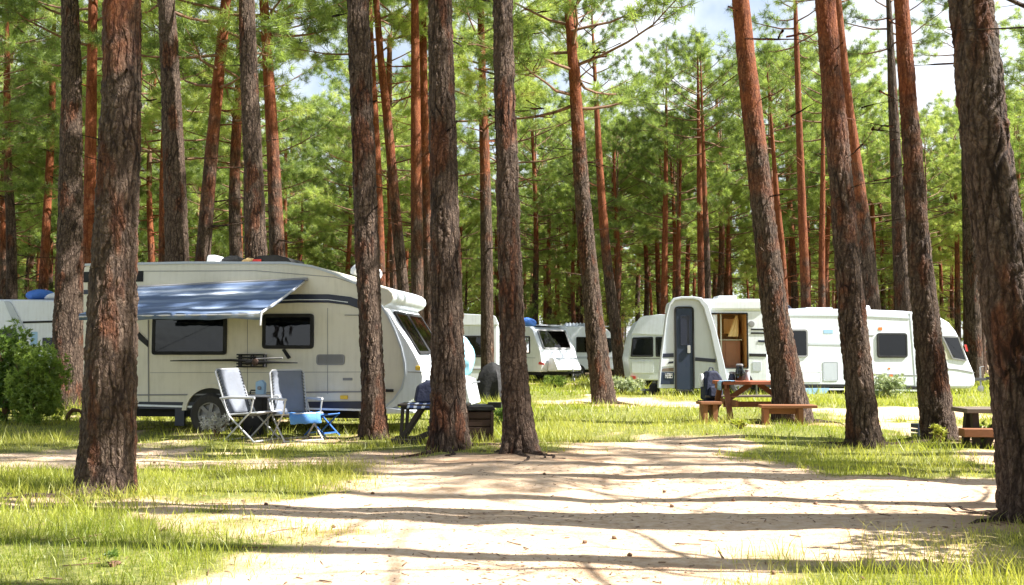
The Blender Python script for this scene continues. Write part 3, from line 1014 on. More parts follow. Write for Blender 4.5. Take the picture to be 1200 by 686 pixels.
def pine(label, depth, marks, H, crown, orange, seed, near=True, crown_s=1.0, flare=.45, stubs=9, stub_z=(3, 8), stub_l=(.05, .4), ybend=0.0, group="pine trees standing around the caravans", crown_base=None):
    """marks: (px, py, width_px) up the stem as it stands in the photo, foot first; the stem stands at that depth"""
    W = [at_depth(px, py, depth) for px, py, w in marks]
    rad = [w / 2 * depth / F_PX for _, _, w in marks]
    z0 = hz(W[0].x, depth)
    knots = [(p.z, p.x, depth + ybend * (p.z - z0)) for p in W]
    kz = np.array([p.z for p in W]); kr = np.array(rad)
    # foot of the stem, carried down to the ground
    bx = W[0].x if W[0].z < z0 + .5 else W[0].x + (W[0].x - W[1].x) / max(.2, (W[1].z - W[0].z)) * (W[0].z - z0) * .8
    if W[0].z > z0 + .5:
        knots.insert(0, (z0 - .1, bx, depth)); kz = np.insert(kz, 0, z0); kr = np.insert(kr, 0, kr[0] * 1.15)
    vis = at_depth(600, -30, depth).z
    step = (.024 if depth < 10 else .032) if near else .09
    zs = np.concatenate([np.arange(z0 - .12, min(vis, H), step), np.arange(min(vis, H), H, .25)])
    p = smooth_path(knots, zs)
    top = kz[-1]
    r = np.interp(zs, kz, kr)
    r = np.where(zs > top, kr[-1] * np.clip(1 - .85 * (zs - top) / max(.5, H - top), .1, 1), r)
    root = thing("pine_tree", label, "tree", (bx, depth, z0), 0, group)
    p[:, 0] -= bx; p[:, 1] -= depth; p[:, 2] -= z0
    nseg = (72 if depth < 10 else 56) if near else 18
    v, q, tri = trunk_arrays(p, r, nseg, seed, flare, .05, stubs, stub_z, stub_l)
    if near:
        rg = np.random.default_rng(seed + 900); ps = []
        for k_ in range(5):
            az = rg.uniform(0, 6.28); L_ = rg.uniform(.45, 1.1) * (r[0] / .22); s_ = np.linspace(.5, 1, 9)
            a_ = az + np.cumsum(rg.normal(size=9)) * .10
            d_ = r[0] * .7 + (s_ - .5) * 2 * L_
            X_, Y_ = d_ * np.cos(a_), d_ * np.sin(a_); rr_ = r[0] * .30 * (1.12 - s_) / .62
            Z_ = hgt(X_ + bx, Y_ + depth) - z0 - rr_ * .35 + .05 * np.exp(-(d_ - r[0] * .7) / .12)
            ps.append((np.stack([X_, Y_, Z_], 1), np.clip(rr_, .008, 1)))
        rv, rf_ = tri_tubes(ps, 8); tri = np.concatenate([tri, rf_ + len(v)]).astype(int); v = np.concatenate([v, rv])
    STEMS.append((bx, depth, r[0]))
    t = np_mesh("trunk", v, tri, M['bark'] if near else M['bark_far'], None, root, q)
    t.data.polygons.foreach_set("use_smooth", [True] * len(t.data.polygons))
    t["orange_from"] = float(orange)
    cm, ch = (THIN[crown % 3], (4.6, 5.2, 4.2)[crown % 3]) if crown_s <= 1.0 else (CROWNS[crown % 8], CROWN_H[crown % 8])
    cb = H - ch * crown_s - z0
    i = int(np.argmin(np.abs(p[:, 2] - cb)))
    c = bpy.data.objects.new("crown", cm); COL.objects.link(c); c.parent = root
    c.location = p[i]; c.scale = (crown_s,) * 3; c.rotation_euler = (0, 0, seed * 1.7)
    dx = (p[-1, 0] - p[i, 0]) / max(.5, p[-1, 2] - p[i, 2])
    c.rotation_euler = Euler((0, math.atan(dx), 0)).to_matrix().to_4x4().to_euler()
    return root


# the stems one can tell apart: nearest ones first
pine("broad old pine with rust coloured bark before the cream caravan's rear", 8.8,
     [(124, 572, 68), (128, 480, 63), (131, 400, 60), (134, 300, 55), (139, 200, 50), (143, 90, 47), (144, 0, 45)], 14.5, 0, 3.6, 1, stub_z=(3, 7), flare=.30)
pine("stout pine with dark plated bark at the right edge, beside the low table", 7.0,
     [(1207, 615, 60), (1196, 500, 59), (1186, 400, 58), (1174, 300, 57), (1160, 200, 56), (1148, 100, 53), (1138, 0, 50)], 13.5, 1, 5.2, 2, flare=.35)
pine("straight grey brown pine directly in front of the dark trestle table", 12.4,
     [(527, 527, 47), (525, 470, 42), (524, 380, 38), (521, 250, 35), (518, 120, 32), (516, 0, 29)], 15, 2, 8.5, 3, flare=.30)
pine("grey brown pine with flaring foot just left of the small white caravans", 11.7,
     [(612, 533, 44), (606, 480, 36), (601, 400, 31), (597, 300, 29), (594, 200, 27), (591, 100, 26), (589, 0, 25)], 15, 0, 9.0, 4, flare=.40)
pine("slim dark pine rising past the cream caravan's nose", 14.4,
     [(439, 508, 34), (437, 450, 29), (434, 380, 28), (430, 280, 29), (425, 150, 28), (419, 0, 27)], 15.5, 1, 9.5, 5, flare=.28)
pine("leaning pine with orange upper bark behind the long bench", 17.1,
     [(930, 494, 46), (921, 440, 38), (910, 380, 33), (898, 280, 29), (887, 180, 28), (876, 80, 25), (868, 0, 23)], 16, 2, 3.4, 6, flare=.25, stub_l=(.1, .9))
pine("leaning pine with orange upper bark in front of the long caravan's middle", 13.0,
     [(1014, 523, 40), (1008, 460, 35), (1000, 380, 33), (992, 290, 31), (984, 200, 29), (975, 100, 28), (967, 0, 27)], 15, 0, 3.0, 7, flare=.25, stub_l=(.1, 1.2), stub_z=(3.5, 6))
pine("leaning pine with orange upper bark in front of the long caravan's front end", 13.5,
     [(1102, 517, 41), (1094, 450, 35), (1085, 370, 31), (1077, 290, 27), (1070, 190, 24), (1062, 90, 22), (1056, 0, 20)], 15, 1, 3.0, 8, flare=.25, stub_l=(.1, 1.0), stub_z=(3, 6))
pine("dark pine standing between the bushes and the cream caravan's rear", 21.5,
     [(78, 476, 40), (79, 420, 35), (81, 330, 31), (83, 200, 26), (84, 90, 23), (82, 0, 20)], 17, 2, 11, 9, flare=.2, stub_l=(.1, .9))
pine("leaning slender orange pine beyond the drawbars of the small caravans", 24.0,
     [(708, 474, 30), (701, 420, 26), (694, 350, 22), (686, 270, 20), (679, 180, 17), (672, 80, 14), (665, 0, 11)], 14, 0, 4.8, 10, flare=.3, crown_s=1.15, stubs=22, stub_z=(4, 10), stub_l=(.4, 2.6))
pine("grey pine close behind the cream caravan's roof, above its awning", 19.5,
     [(208, 310, 28), (204, 200, 26), (199, 80, 23), (195, 0, 21)], 13.2, 1, 11, 11, stub_l=(.1, .9), stub_z=(5, 9))
pine("grey pine close behind the cream caravan's roof box", 19.0,
     [(300, 300, 27), (297, 200, 24), (292, 90, 22), (289, 0, 20)], 13, 2, 11, 12, stub_l=(.1, .9), stub_z=(5, 9))
mid = [
    ("leaning orange topped pine behind the cream caravan's white roof vent", 22.5, [(238, 300, 17), (246, 200, 15), (256, 90, 13), (265, 0, 12)], 14.5, 1, 4.6, 21),
    ("bright orange pine just right of the grey pine behind the roof box", 22.0, [(325, 300, 19), (321, 200, 16), (315, 90, 13), (309, 0, 11)], 15, 4, 3.9, 22),
    ("straight orange pine behind the broad old pine, showing on its left", 24.0, [(104, 300, 15), (106, 180, 13), (108, 60, 11), (109, 0, 10)], 14.5, 0, 1.5, 23),
    ("orange pine hard by the slim dark pine at the cream caravan's nose", 27.0, [(446, 315, 11), (442, 200, 11), (436, 90, 10), (431, 0, 9)], 17, 7, 2.0, 24),
    ("bending brown pine behind the cream caravan's front cap", 26.0, [(471, 322, 13), (463, 240, 12), (455, 150, 11), (446, 70, 9)], 16, 2, 4.5, 25),
    ("orange brown pine with straight stem behind the cream caravan's front cap", 25.0, [(489, 332, 15), (488, 220, 14), (487, 100, 11), (486, 0, 9)], 17, 4, 3.5, 26),
    ("slender brown pine half hidden by the pine in front of the trestle table", 28.0, [(502, 335, 12), (500, 220, 11), (497, 110, 9), (495, 0, 8)], 17, 0, 4.5, 27),
    ("straight pine with bright orange top standing behind the small white caravans", 29.0, [(571, 372, 15), (570, 280, 14), (568, 190, 12), (565, 90, 9), (563, 0, 8)], 15.5, 7, 5.0, 28),
    ("thick grey pine behind the long caravan's rooftop vent", 34.0, [(1020, 352, 21), (1013, 280, 19), (1006, 220, 16), (992, 110, 12), (984, 30, 10)], 18, 3, 5.0, 29),
    ("dark pine beyond the long caravan's front roof", 35.0, [(1059, 360, 19), (1055, 290, 17), (1051, 210, 14), (1046, 110, 11)], 17, 1, 14, 30),
    ("dark stout pine beyond the long caravan's sloping front", 44.0, [(1141, 436, 22), (1139, 360, 19), (1137, 280, 17), (1134, 180, 14)], 19, 3, 15, 31),
    ("thin orange pine above the long caravan's rear roof", 38.0, [(944, 350, 11), (941, 270, 10), (937, 160, 8), (933, 40, 6)], 18, 7, 2.0, 32),
    ("crooked orange pine with low branches above the blue doored caravan's vent", 42.0, [(919, 345, 9), (916, 290, 8), (911, 240, 7)], 14, 6, 2.0, 33),
    ("second thin orange pine above the long caravan's roof, next to the solar panel one", 41.0, [(963, 350, 8), (963, 290, 7), (964, 230, 6)], 15, 4, 2.0, 34),
    ("bright orange straight pine behind the blue doored caravan's left roof edge", 46.0, [(778, 362, 8), (779, 300, 7), (780, 230, 6)], 16, 0, 1.0, 35),
    ("red brown pine leaning left between the small caravans and the blue doored one", 43.0, [(722, 392, 13), (714, 330, 12), (708, 270, 11), (703, 200, 9)], 17, 5, 4.5, 36),
    ("dark slim pine right beside the leaning slender orange pine", 34.0, [(702, 380, 12), (696, 320, 10), (690, 260, 9)], 15, 2, 8.0, 37),
    ("red brown pine seen over the blue doored caravan's rounded roof corner", 45.0, [(822, 350, 9), (821, 290, 8), (820, 230, 7)], 16, 1, 2.0, 38),
    ("dark slim stem close to the red brown pine over the blue doored caravan", 44.0, [(830, 350, 8), (828, 280, 7), (826, 230, 6)], 15, 4, 6.0, 39),
    ("leaning orange pine at the far left above the grey caravan's roof", 33.0, [(51, 335, 11), (55, 250, 9), (60, 150, 8), (62, 80, 7)], 15, 5, 2.5, 40),
    ("dark bending pine at the far left edge of the clearing", 30.0, [(14, 345, 12), (13, 270, 11), (9, 190, 9), (8, 110, 8)], 14, 6, 6.0, 41),
]
for lab, dep, marks, H, cr, og, sd in mid:
    pine(lab, dep, marks, H, cr, og, sd, near=False, crown_s=1.01 if dep < 29.5 else .98, stubs=14, stub_z=(3, 9), stub_l=(.2, 1.8), flare=.25)

# pines just outside the frame on the sunny side: their stems stripe the road with shade
off = [(4.4, 5.2), (5.1, 6.4), (6.6, 7.4), (7.4, 8.9), (8.9, 10.2), (5.0, 4.0), (13.2, 8.9), (14.0, 10.6), (7.6, 9.7)]
for i, (x, y) in enumerate(off):
    px = 600 + x / y * F_PX
    pine("pine with high thin crown standing outside the picture beside the track", y, [(px, 415 + 1150 * CAM_Z / y, (.34 + .24 * (i % 2)) / y * F_PX), (px + 15, 200, (.27 + .2 * (i % 2)) / y * F_PX)], 17 if i < 9 else 14.5, i, 6, 60 + i,
         near=False, stubs=16, stub_z=(2.5, 10), stub_l=(.3, 2.6), crown_s=.62 if i < 6 or i == 8 else (.85 if i > 8 else 1.0), group="pines on the sunny side of the track")
OFF_BUSH = (4.75, 5.75)


# the dense forest behind: copies of a few proto trees
def proto(seed, H, ci, r0, orange):
    rg = np.random.default_rng(seed)
    zs = np.concatenate([np.arange(-.15, H * .75, .3), [H * .8, H * .9]])
    sx, sy = rg.normal(0, .012, 2); bx = rg.uniform(.04, .16); ph = rg.uniform(0, 6.28)
    p = np.stack([sx * zs + bx * (np.sin(zs * .45 + ph) - math.sin(ph)), sy * zs + bx * (np.cos(zs * .4 + ph) - math.cos(ph)), zs], 1)
    r = r0 * (1 - .8 * np.clip(zs / H, 0, 1)) + .01
    v, q, tri = trunk_arrays(p, r, 12, seed, .3, .06, 16, (H * .2, H * .55), (.3, 1.9))
    root = thing("pine_tree", "slender pine of the dense forest beyond the parked caravans", "tree", (0, 0, 0), 0, "pines of the forest behind the caravans")
    t = np_mesh("trunk", v, tri, M['bark_far'], None, root, q)
    t.data.polygons.foreach_set("use_smooth", [True] * len(t.data.polygons)); t["orange_from"] = orange
    cb = H - CROWN_H[ci]; i = int(np.argmin(np.abs(zs - cb)))
    c = bpy.data.objects.new("crown", CROWNS[ci]); COL.objects.link(c); c.parent = root; c.location = p[i]
    return root


PROTOS = [proto(300 + i, H, ci, r0, og) for i, (H, ci, r0, og) in enumerate(
    [(13, 0, .17, 3.), (14.5, 1, .19, 4.), (12, 2, .15, 2.), (16, 3, .21, 5.), (13.5, 4, .16, 2.5), (15, 5, .20, 4.), (12.5, 6, .17, 3.), (15.5, 7, .19, 1.5)])]


def young(seed, H, ci, s, r0):
    rg = np.random.default_rng(seed)
    zs = np.arange(-.15, H * .8, .25); p = np.stack([.05 * np.sin(zs), .05 * np.cos(zs * .8) - .05, zs], 1)
    v, q, tri = trunk_arrays(p, r0 * (1 - .85 * np.clip(zs / H, 0, 1)) + .008, 10, seed, .2, .05, 8, (.5, 2), (.2, .8))
    root = thing("young_pine", "low bushy young pine filling the gap between the forest stems", "tree", (0, 0, 0), 0, "young pines under the forest")
    t = np_mesh("trunk", v, tri, M['bark_far'], None, root, q); t["orange_from"] = 9.0
    c = bpy.data.objects.new("crown", CROWNS[ci]); COL.objects.link(c); c.parent = root; c.scale = (s, s, (H - 1.0) / CROWN_H[ci]); c.location = (0, 0, 1.0)
    return root


YOUNG = [young(350, 8.5, 3, .85, .10), young(351, 6.0, 5, .62, .08), young(352, 10.5, 1, 1.0, .12)]


def copy_tree(o, loc, rz, s):
    c = o.copy(); COL.objects.link(c); c.location = loc; c.rotation_euler = (0, 0, rz); c.scale = (s, s, s)
    for ch in o.children:
        d = ch.copy(); COL.objects.link(d); d.parent = c
    return c


SKY_GAPS = (368, 752, 1100)
PROTO_H = (13, 14.5, 12, 16, 13.5, 15, 12.5, 15.5)
spots = []
tries = 0
rf = random.Random(21)
while len(spots) < 235 and tries < 60000:
    tries += 1
    y = 27 + 70 * rf.random() ** 1.2
    x = rf.uniform(-1, 1) * (.56 * y + 4)
    if y < 52 and -4 < x < 20 - max(0, 0): 
        if y < 47 or rf.random() < .3: continue
    if y < 34 and x > -4: continue
    if x > -13 and y < 30: continue
    gap = 2.5 if y < 60 else 2.9
    if any((x - a) ** 2 + (y - b) ** 2 < gap * gap for a, b in spots): continue
    px = 600 + x / y * F_PX
    # openings where the sky shows through: no near crowns there, lower ones farther back
    if y < 44 and any(abs(px - g) < 10 + 2000 / y for g in SKY_GAPS): continue
    spots.append((x, y))
for i, (x, y) in enumerate(spots):
    p = PROTOS[i % 8]; loc = (x, y, hz(x, y)); rz = rf.uniform(0, 6.28); s = rf.uniform(.82, 1.12) * (1.0 if y < 70 else 1.08) * (1.22 if 46 < y < 66 and x > -2 else 1.0)
    if y < 80 and any(abs(600 + x / y * F_PX - g) < 12 + 2000 / y for g in SKY_GAPS):
        s = min(s, (1.2 + 275 / F_PX * y) / PROTO_H[i % 8])
    if i < 8:
        p.location = loc; p.rotation_euler = (0, 0, rz); p.scale = (s, s, s)
    else:
        copy_tree(p, loc, rz, s)


back = [(-17, -9), (-11, -6.5), (-7.5, -12), (-4, -7.5), (-1, -14), (2.5, -8.5), (6, -13), (9, -6), (13, -10), (18, -7), (-14, -17), (4.5, -19), (-5, -20), (11, -18)]
for i, (x, y) in enumerate(back):
    o = copy_tree(PROTOS[(i * 3 + 1) % 8], (x, y, hz(x, y)), rf.uniform(0, 6.28), rf.uniform(.9, 1.15))
    o["label"] = "slender pine standing behind the photographer, outside the picture"; o["group"] = "pines behind the photographer"
ysp = []
while len(ysp) < 46:
    y = rf.uniform(42, 92); x = rf.uniform(-1, 1) * (.55 * y + 2)
    if y < 52 and -6 < x < 24: continue
    if any((x - a) ** 2 + (y - b) ** 2 < 1.4 for a, b in spots) or any((x - a) ** 2 + (y - b) ** 2 < 9 for a, b in ysp): continue
    ysp.append((x, y))
for i, (x, y) in enumerate(ysp):
    p = YOUNG[i % 3]; s = rf.uniform(.75, 1.15); loc = (x, y, hz(x, y)); rz = rf.uniform(0, 6.28)
    if i < 3:
        p.location = loc; p.rotation_euler = (0, 0, rz); p.scale = (s, s, s)
    else:
        copy_tree(p, loc, rz, s)


def far_wood():
    rg = np.random.default_rng(77); C = []; paths = []
    for i in range(230):
        y = rg.uniform(100, 165); x = rg.uniform(-1, 1) * (.58 * y + 12); H = rg.uniform(11, 17); r = rg.uniform(2, 3.4)
        n = 130
        u = rg.normal(size=(n, 3)); u /= np.linalg.norm(u, axis=1)[:, None]; u *= rg.random(n)[:, None] ** .4
        c = u * np.array([r, r, H * .29]) + np.array([x, y, H * .70]); C.append(c)
        paths.append((np.array([[x, y, -.3], [x + .2, y, H * .5], [x, y, H * .95]]), [.22, .15, .03]))
    n = 2600
    yb = rg.uniform(105, 165, n); xb = rg.uniform(-1, 1, n) * (.58 * yb + 12)
    C.append(np.stack([xb, yb, rg.random(n) ** 1.5 * 2.2], 1))
    C = np.concatenate(C); D = rg.normal(size=C.shape); D /= np.linalg.norm(D, axis=1)[:, None]
    v, f, t = tufts(C, D, 9, .75, .22, rg)
    lv, lf = tri_tubes(paths, 5)
    o = np_mesh("distant_woods", np.concatenate([lv, v]), np.concatenate([lf, f + len(lv)]), [M['needle'], M['limb']], np.concatenate([np.zeros(len(lv)), t]))
    mi = np.zeros(len(lf) + len(f), np.int32); mi[:len(lf)] = 1
    o.data.polygons.foreach_set("material_index", mi)
    tag(o, "far pine wood closing the view behind the forest", "woods", kind="stuff")


far_wood()


gm = bpy.data.objects["ground"].data               # needle duff lies thick round the stems
gco = np.zeros(len(gm.vertices) * 3); gm.vertices.foreach_get("co", gco); gco = gco.reshape(-1, 3)
duff = np.zeros(len(gco))
for bx, by, br in STEMS:
    dd = np.hypot(gco[:, 0] - bx, gco[:, 1] - by); duff = np.maximum(duff, np.exp(-np.clip(dd - br, 0, None) / (.30 + br)))
gm.attributes.new("duff", 'FLOAT', 'POINT').data.foreach_set("value", duff.astype(np.float32))


# ------------------------------------------------------------------ bushes and low plants
def leaf_cloud(name, n, rad, hgt_, m, rg, size, parent, base=.0, n_leaf=9):
    u = rg.normal(size=(n, 3)); u /= np.linalg.norm(u, axis=1)[:, None]; u *= rg.random(n)[:, None] ** .45
    k = 1 + .35 * np.sin(u[:, 0] * 5 + 1) * np.cos(u[:, 1] * 4 + u[:, 2] * 5)
    c = u * k[:, None] * np.array([rad, rad, hgt_ / 2]) + np.array([0, 0, base + hgt_ / 2])
    c[:, 2] = np.abs(c[:, 2])
    d = u + np.array([0, 0, .5]); d /= np.linalg.norm(d, axis=1)[:, None] + 1e-9
    v, f, t = tufts(c, d, n_leaf, size, size * .42, rg, 1.1)
    return np_mesh(name, v, f, m, t, parent)


def bush(name, label, cat, px, py, rad, h, m, seed, n=500, size=.09, group=None):
    x, y = ground(px, py); rg = np.random.default_rng(seed)
    root = thing(name, label, cat, (x, y, hz(x, y)), 0, group)
    ps = []
    for i in range(9):
        a = rg.uniform(0, 6.28); l = rad * rg.uniform(.3, .8)
        ps.append((np.array([[0, 0, -.03], [l * .4 * math.cos(a), l * .4 * math.sin(a), h * .35], [l * math.cos(a), l * math.sin(a), h * .8]]), [.014, .01, .004]))
    v, f = tri_tubes(ps, 5)
    np_mesh("stem", v, f, M['limb'], None, root)
    leaf_cloud("foliage", n, rad, h, m, rg, size, root, .05)
    return root


bush("bush", "bright green bushy shrub left of the dark pine behind the cream caravan", "bush", 42, 497, .43, 1.28, M['brightleaf'], 41, 2300, .07, "shrubs at the left edge")
bush("bush", "tall dark green shrub at the left edge, taller than its bright neighbour", "bush", 6, 496, .42, 1.62, M['bushleaf'], 42, 1900, .07, "shrubs at the left edge")
bush("shrub", "tall shrub outside the picture, shading the grass by the stout right pine", "bush", 600 + OFF_BUSH[0] / OFF_BUSH[1] * F_PX, 415 + 1150 * CAM_Z / OFF_BUSH[1], .85, 2.3, M['bushleaf'], 52, 1500, .09)
bush("weed", "clump of white flowering weeds in front of the cream caravan's wheel", "plant", 253, 512, .22, .26, M['flower'], 43, 120, .05)
bush("shrub", "low green plant growing under the small caravans' drawbars", "plant", 650, 455, .40, .38, M['brightleaf'], 44, 200, .10)
bush("shrub", "pale leafy plant below the far white caravan, right of the leaning slender pine", "plant", 732, 461, .60, .45, M['paleleaf'], 45, 260, .11)
bush("shrub", "silvery shrub in front of the long caravan near its red stickers", "plant", 1040, 467, .5, .62, M['paleleaf'], 46, 300, .09)
bush("sprout", "small leafy sprout at the foot of the pine beside the low table", "plant", 1101, 520, .10, .20, M['grassleaf'], 47, 50, .05)
bush("sprout", "leafy sprout beside the legs of the low dark table", "plant", 1150, 522, .18, .22, M['bushleaf'], 48, 70, .06)
bush("shrub", "small green plant beside the dark wooden crate", "plant", 590, 503, .16, .34, M['bushleaf'], 49, 90, .07)
bush("sprout", "broad leaved weed alone in the near grass of the lower left", "plant", 132, 664, .035, .035, M['bushleaf'], 50, 18, .022)
bush("weed", "grassy tuft at the foot of the leaning pine behind the long bench", "plant", 868, 503, .16, .10, M['grassleaf'], 51, 60, .05)

# ------------------------------------------------------------------ cream caravan with the blue awning
G_CAR = "caravans parked among the pines"
f = Frame(-7.10, 15.73, R(-8))
W = 2.2
root = thing("caravan", "large cream caravan with blue awning and black roof box", "caravan", f.loc(), f.a, G_CAR)
top = [(98, 313), (104, 310), (220, 307), (335, 307), (365, 311), (392, 320), (413, 326.5), (432, 331.5), (448, 335.5), (456, 338.5), (461, 343), (462, 349), (458, 355), (450, 359)]
fr_ = [(459, 370), (468, 385), (478, 400), (486, 414), (493, 428), (496.5, 442), (495, 455), (488, 466), (474, 475), (452, 480)]
seam = [(447, 358), (455, 371), (463, 388), (470, 407), (474, 425), (475, 440), (471, 455), (461, 469), (449, 479)]
prof = [f(97, 471), f(97, 330)] + [f(*p) for p in top] + [f(*p) for p in fr_]
bo = body(root, prof, W, M['cream'], .03); bo.data.materials.append(M['white'])
xw = f(430, 345)[0]
for p_ in bo.data.polygons:
    if p_.center.x > xw and abs(p_.normal.y) < .5: p_.material_index = 1
# white corner panel between the side wall's seam and the raked front
b = MB(); b.plate([f(*p) for p in seam] + [f(x - 1.2, y - .2) for x, y in fr_[::-1]], -.010, .003); b.build("corner_panel", M['white'], root, bevel=.004)
strip(root, f, seam, .028, y=-.022, m='greywhite', name="corner_moulding", t=.03)
b = MB(); b.plate(f.rect(487, 493, 429, 434, .02), -.022, -.004); b.build("marker_lamp", M['amber'], root, bevel=.004)
strip(root, f, [(478, 436), (495, 436.5)], .012, y=-.018, m='grey', name="panel_seam", t=.012)
strip(root, f, [(310, 352), (350, 350), (385, 350), (410, 353), (428, 359), (440, 366)], .13, m='navy')
strip(root, f, [(312, 353), (350, 351.5), (385, 351.5), (408, 354.5)], .012, y=-.017, m='white', t=.006)
strip(root, f, [(98.5, 325), (168, 324)], .17, m='black', name="rear_window_band")
strip(root, f, [(98.5, 342.5), (168, 341)], .07, m='navy')
strip(root, f, [(163, 475), (262, 476)], .11, m='navy', y=-.014)
strip(root, f, [(285, 476), (365, 475), (442, 474.5)], .11, m='navy', y=-.014)
strip(root, f, [(160, 463), (258, 462.5)], .022, m='grey')
strip(root, f, [(290, 460.5), (445, 459)], .022, m='grey')
strip(root, f, [(174, 375), (174, 420), (174.5, 471)], .016, m='grey', name="door_seam", t=.016)
strip(root, f, [(98, 472.5), (160, 475), (268, 478), (350, 479), (446, 481)], .03, y=-.02, m='white', name="skirt_rail", t=.05)
for px_ in (290, 384):
    strip(root, f, [(px_, 361), (px_, 420), (px_, 462)], .008, y=-.004, m='grey', name="panel_seam", t=.006)
strip(root, f, [(163, 318), (300, 317.5), (392, 325), (432, 338)], .010, y=-.005, m='grey', name="panel_seam", t=.007)
strip(root, f, [(176, 437), (300, 436.6), (452, 436)], .007, y=-.004, m='grey', name="panel_seam", t=.006)
strip(root, f, [(404, 369.5), (424, 369.5)], .012, m='grey', name="panel_seam")
b = MB(); b.plate([f(160, 386), f(174, 400), f(174, 407), f(160, 395)], -.03, .003); b.build("door_stay", M['black'], root, bevel=.004)
window(root, f.rect(179, 266, 371, 416, .05), .055, curtain=[(.0, .06), (.60, .78), (.93, 1)])
b = MB(); q = f.rect(187, 232, 397, 408, .02); b.plate(q, -.012, -.008); b.build("painted_reflection", M['tan'], root)  # tan plate behind the glass, painted in place of the pane's reflection
window(root, f.rect(308, 368, 368, 409, .06), .055, curtain=[(.0, .30), (.36, .98)])
# front window on the raked face: two panes
v0, v1 = Vector(f(486, 414)), Vector(f(459, 370))
up = (v1 - v0); Lw = up.length; up.normalize()
Mf = plane_m((v0.x, 0, v0.y), (0, 1, 0), (up.x, 0, up.y))
window(root, rr(.20, .98, -.03, Lw + .08, .07), .05, Mf, curtain=[(0, .2)])
window(root, rr(1.0, W - .20, -.03, Lw + .08, .07), .05, Mf, curtain=[(.8, 1)])
# fridge vent, handle, marker lamps
b = MB(); q = f.rect(371, 404, 415.5, 428, .05); b.ring(q, inset(q, .03), -.018, .004); b.plate(inset(q, .03), -.004, .003)
for i in range(4):
    x0, x1, z0, z1 = bounds(inset(q, .035)); zz = z0 + (z1 - z0) * (i + .5) / 4
    b.box(x0, x1, -.016, -.004, zz - .008, zz + .006)
b.build("fridge_vent", M['grey'], root)
b = MB(); b.plate([f(331, 410), f(334, 409), f(341, 419), f(338, 421)], -.035, .002); b.build("window_stay", M['black'], root, bevel=.004)
b = MB(); b.plate(f.rect(399, 408, 463.5, 468, .01), -.026, -.01); b.build("marker_lamp", M['amber'], root, bevel=.004)
b = MB(); b.plate(f.rect(402, 413, 443, 446, .004), -.012, .002); b.build("latch", M['grey'], root)
b = MB(); b.plate(f.rect(449, 462, 456, 459.5, .01), -.05, -.02); b.build("grab_handle", M['black'], root, bevel=.004)
# wheel with its arch
wx, _ = f(248, 480); wr = .325
wheel(root, wx, -.085, wr)
b = MB()
arc = [(wx + math.cos(a) * .47, wr + .06 + math.sin(a) * .42) for a in np.linspace(0, math.pi, 20)]
arc_i = [(wx + math.cos(a) * .40, wr + .06 + math.sin(a) * .35) for a in np.linspace(0, math.pi, 20)]
poly = arc + arc_i[::-1]
n = len(arc)
vs = [(x, y, z) for y in (-.045, .003) for x, z in arc + arc_i]
fs = []
for i in range(n - 1):
    fs += [(i, i + 1, n + i + 1, n + i), (2 * n + i, 3 * n + i, 3 * n + i + 1, 2 * n + i + 1), (i, 2 * n + i, 2 * n + i + 1, i + 1), (n + i, n + i + 1, 3 * n + i + 1, 3 * n + i)]
b.add(vs, fs); b.build("wheel_arch", M['cream'], root)
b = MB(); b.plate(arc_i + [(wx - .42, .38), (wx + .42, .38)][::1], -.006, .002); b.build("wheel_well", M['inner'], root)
b = MB(); b.box(wx - .60, wx - .44, -.02, .04, .14, .42); b.build("mud_flap", M['navy'], root, bevel=.006)
b = MB(); b.box(.55, 4.7, .35, W - .25, .26, .43); b.bar((wx, .1, wr), (wx, W - .1, wr), .07, .07); b.build("chassis", M['black'], root)
wheel(root, wx, W - .16, wr)
for sx in (.6, 4.75):
    b = MB(); b.bar((sx, .25, .42), (sx + .18, .25, -.0), .05, .05); b.box(sx + .10, sx + .27, .18, .32, -.02, .012); b.build("corner_steady", M['grey'], root)
hitch(root, f(478, 472)[0], W, 1.05, .42)
# gas locker cover over the drawbar
b = MB(); x0 = f(450, 470)[0]
b.plate(round_poly([(x0 + .74, .44, .03), (x0 + .76, .88, .08), (x0 + .86, .95, .10), (x0 + 1.16, .86, .06), (x0 + 1.25, .46, .04)]), .55, W - .75)
b.build("locker_cover", M['white'], root, bevel=.05, seg=3)
b = MB(); x0 = f(440, 470)[0]
b.plate([(x0, .40), (x0 + .10, .47), (x0 + .62, .41), (x0 + .60, .36), (x0 + .02, .35)], -.02, .25); b.build("nose_valance", M['white'], root, bevel=.02)
# roof rail
strip(root, None, [f(*p) for p in [(100, 310.5), (220, 308), (336, 308.2), (365, 312.2), (392, 321), (415, 331.5), (440, 339)]], .035, y=-.02, m='greywhite', name="roof_rail", t=.05)
b = MB(); x0, z0 = f(236, 306); b.plate(round_poly([(x0 - .09, z0 - .02, 0), (x0 + .09, z0 - .02, 0), (x0 + .08, z0 + .13, .04), (x0 - .07, z0 + .13, .04)]), .35, .65); b.build("roof_vent", M['white'], root, bevel=.015)
